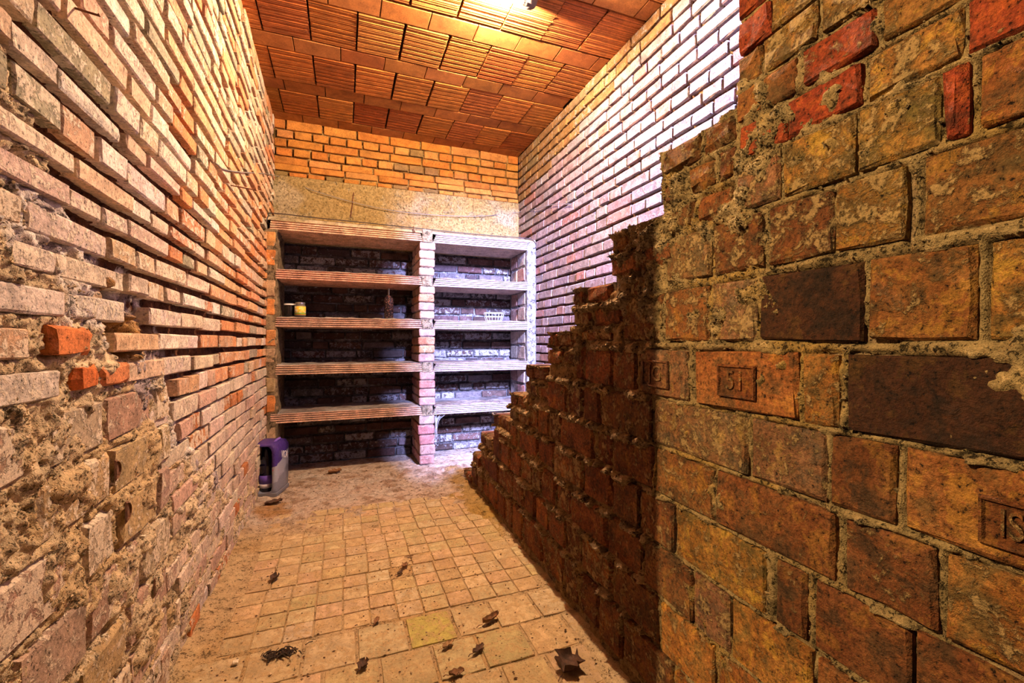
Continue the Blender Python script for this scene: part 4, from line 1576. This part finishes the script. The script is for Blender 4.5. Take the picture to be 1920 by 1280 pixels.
obj('iron_rod', mesh_from('iron_rod', *tube([a, ((a[0] + b[0]) / 2 + .002, a[1], (a[2] + b[2]) / 2), b], .004, 6), RUST), None, None, 'short rusty iron rod set upright in the concrete beam', 'rod')
a = pt('L', 435, 347)
obj('wall_nail', mesh_from('wall_nail', *tube([(a[0] - .02, a[1], a[2]), (a[0] + .085, a[1] + .02, a[2] - .004), (a[0] + .09, a[1] + .02, a[2] - .002)], [.0028, .0028, .005], 6), RUST), None, None, 'long rusty nail in the far upper left brick wall', 'nail')
a = pt('L', 138, 12)
obj('wall_nail', mesh_from('wall_nail', *tube([(a[0] - .02, a[1], a[2]), (a[0] + .03, a[1] + .008, a[2] - .002), (a[0] + .033, a[1] + .008, a[2] - .001)], [.002, .002, .0035], 6), RUST), None, None, 'short dark nail at the upper edge of the near left wall', 'nail')
a = pt(YF - .006, 775, 425)
obj('iron_hook', mesh_from('iron_hook', *tube(smooth_pts([(a[0], a[1] + .02, a[2]), (a[0], a[1] - .01, a[2] - .002), (a[0], a[1] - .012, a[2] - .03), (a[0] + .004, a[1] - .018, a[2] - .045), (a[0] + .004, a[1] - .026, a[2] - .035)], 5), .003, 6), RUST, True), None, None, 'rusty iron hook over the top of the brick pier', 'hook')
# cobweb under the lowest right slab
cw = thing('cobweb', (XM1, YF, 0), 'white cobweb strands hanging under the lowest slab at the pier', 'cobweb')
vs, fs = [], []
r = np.random.RandomState(9)
for k in range(16):
    x0 = .012 + .11 * r.rand() ** 1.5
    zt = SHZ[4] - .004
    sw = .03 * (r.rand() - .2)
    y0 = .01 + .05 * r.rand()
    L = .07 + .10 * r.rand()
    p = smooth_pts([(x0, y0, zt), (x0 * .35 + .008, y0 + .01, zt - .4 * L), (.012 + .012 * r.rand(), y0 + .01, zt - L), (.02 + sw * .4, y0 + .02, zt - L * 1.5)], 4)
    v, f = tube(p, .0009, 4)
    fs += [tuple(i + len(vs) for i in q) for q in f]
    vs += v
obj('strands', mesh_from('strands', vs, fs, plain('web', (.75, .74, .80), .9)), cw, 'stuff')

# ------------------------------------------------------------------ dead leaves and bits on the floor
def leaf_mesh(L, W, curl, seed, lobes=0):
    r = np.random.RandomState(seed)
    ni, nj = 11, 5
    vs, fs = [], []
    for i in range(ni):
        t = i / (ni - 1)
        wd = W * math.sin(math.pi * min(1, t * .94 + .03)) ** .7 * (1 + .45 * lobes * math.sin(t * 16 + seed)) + .0012
        for j in range(nj):
            s = j / (nj - 1) * 2 - 1
            x = (t - .5) * L
            y = s * wd / 2 * (1 + .2 * (r.rand() - .5))
            z = curl * (s * s) * W * .9 + curl * .5 * L * (t - .5) ** 2 + .12 * W * (r.rand() - .3)
            vs.append((x, y, max(0, z) + .003))
    for i in range(ni - 1):
        for j in range(nj - 1):
            fs.append((i * nj + j, i * nj + j + 1, (i + 1) * nj + j + 1, (i + 1) * nj + j))
    n = len(vs)
    vs2 = vs + [(x, y, z - .0012) for x, y, z in vs]
    fs2 = fs + [tuple(n + q for q in f[::-1]) for f in fs]
    st = tube([(-L * .5, 0, .004), (-L * .7, .003, .006), (-L * .85, .002, .003)], .0012, 5)
    return (vs2, fs2), st


LEAFM = {k: plain('dead_leaf_' + k, c, .8, 0, .5, 90, bd=.002) for k, c in {'dark': (.07, .030, .015), 'brown': (.22, .10, .04), 'tan': (.34, .19, .08)}.items()}
for u, v, L, W, curl, rz, key, lob, lab in (
    (1066, 1252, .082, .075, .7, .4, 'dark', 1, 'large dark crumpled maple leaf on the floor at the foot of the stepped wall'),
    (920, 1166, .070, .024, 1.2, .1, 'brown', 0, 'rolled-up brown leaf lying across the floor'),
    (897, 1221, .050, .018, .6, .25, 'dark', 1, 'thin dark ragged leaf below the rolled leaf'),
    (840, 1213, .046, .018, .7, .2, 'tan', 1, 'torn tan leaf fragments in a paver joint'),
    (856, 1267, .044, .022, .7, -.3, 'brown', 1, 'brown leaf scrap at the lower edge of the floor'),
    (515, 1088, .042, .032, .9, .9, 'dark', 0, 'small dark folded leaf alone on the left half of the floor'),
    (750, 1077, .032, .014, .8, .4, 'dark', 0, 'small dark leaf in the long paver joint'),
    (759, 1064, .038, .020, .8, .5, 'brown', 1, 'frayed brown leaf just beyond a smaller dark one'),
    (767, 1045, .036, .008, .4, -.5, 'brown', 0, 'narrow brown leaf stalk in the middle of the floor'),
    (628, 887, .095, .060, .6, .1, 'brown', 1, 'crumpled reddish leaf in front of the shelf unit'),
    (513, 946, .10, .045, .7, .3, 'dark', 1, 'dark earth-stained leaf in front of the drink pack'),
    (680, 1252, .040, .030, .7, .8, 'dark', 1, 'pointed dark leaf at the front left of the floor'),
    (706, 1168, .036, .016, .7, .9, 'brown', 0, 'little curled brown leaf left of the floor centre'),
):
    x, y, _ = pt('F', u, v)
    t = thing('dead_leaf', (x, y, .004), lab, 'leaf', 'dead leaves scattered over the floor', rz + .3)
    (a, b), (c, d_) = leaf_mesh(L, W, curl * .5, int(u), lob * .7)
    obj('leaf_blade', mesh_from('leaf_blade', a, b, LEAFM[key], True), t)
    obj('leaf_stalk', mesh_from('leaf_stalk', c, d_, LEAFM[key], True), t)
# soot-black twig heap
x, y, _ = pt('F', 528, 1228)
tg = thing('twig_heap', (x, y, .002), 'small heap of black rotten twigs on the left front pavers', 'twigs')
vs, fs = [], []
r = np.random.RandomState(21)
for k in range(60):
    a = r.rand() * 6.28
    cx, cy = .030 * r.randn() * .8, .013 * r.randn() * .8
    L = .006 + .010 * r.rand()
    z = .003 + .006 * r.rand()
    v, f = tube([(cx - L * math.cos(a), cy - L * math.sin(a), z), (cx, cy, z + .003), (cx + L * math.cos(a), cy + L * math.sin(a), z)], .0013 + .001 * r.rand(), 4)
    fs += [tuple(i + len(vs) for i in q) for q in f]
    vs += v
obj('twigs', mesh_from('twigs', vs, fs, plain('rotten_twig', (.03, .015, .008), .95)), tg, 'stuff')
x, y, _ = pt('F', 440, 1247)
st = obj('mortar_pebble', mesh_from('mortar_pebble', *round_box(-.008, .008, -.007, .007, 0, .011, .003, 4, .005), plain('pale_stone', (.74, .62, .46), .9, 0, .3, 200)), None, None, 'pale pebble of mortar on the front left floor', 'pebble')
st.location = (x, y, .002)
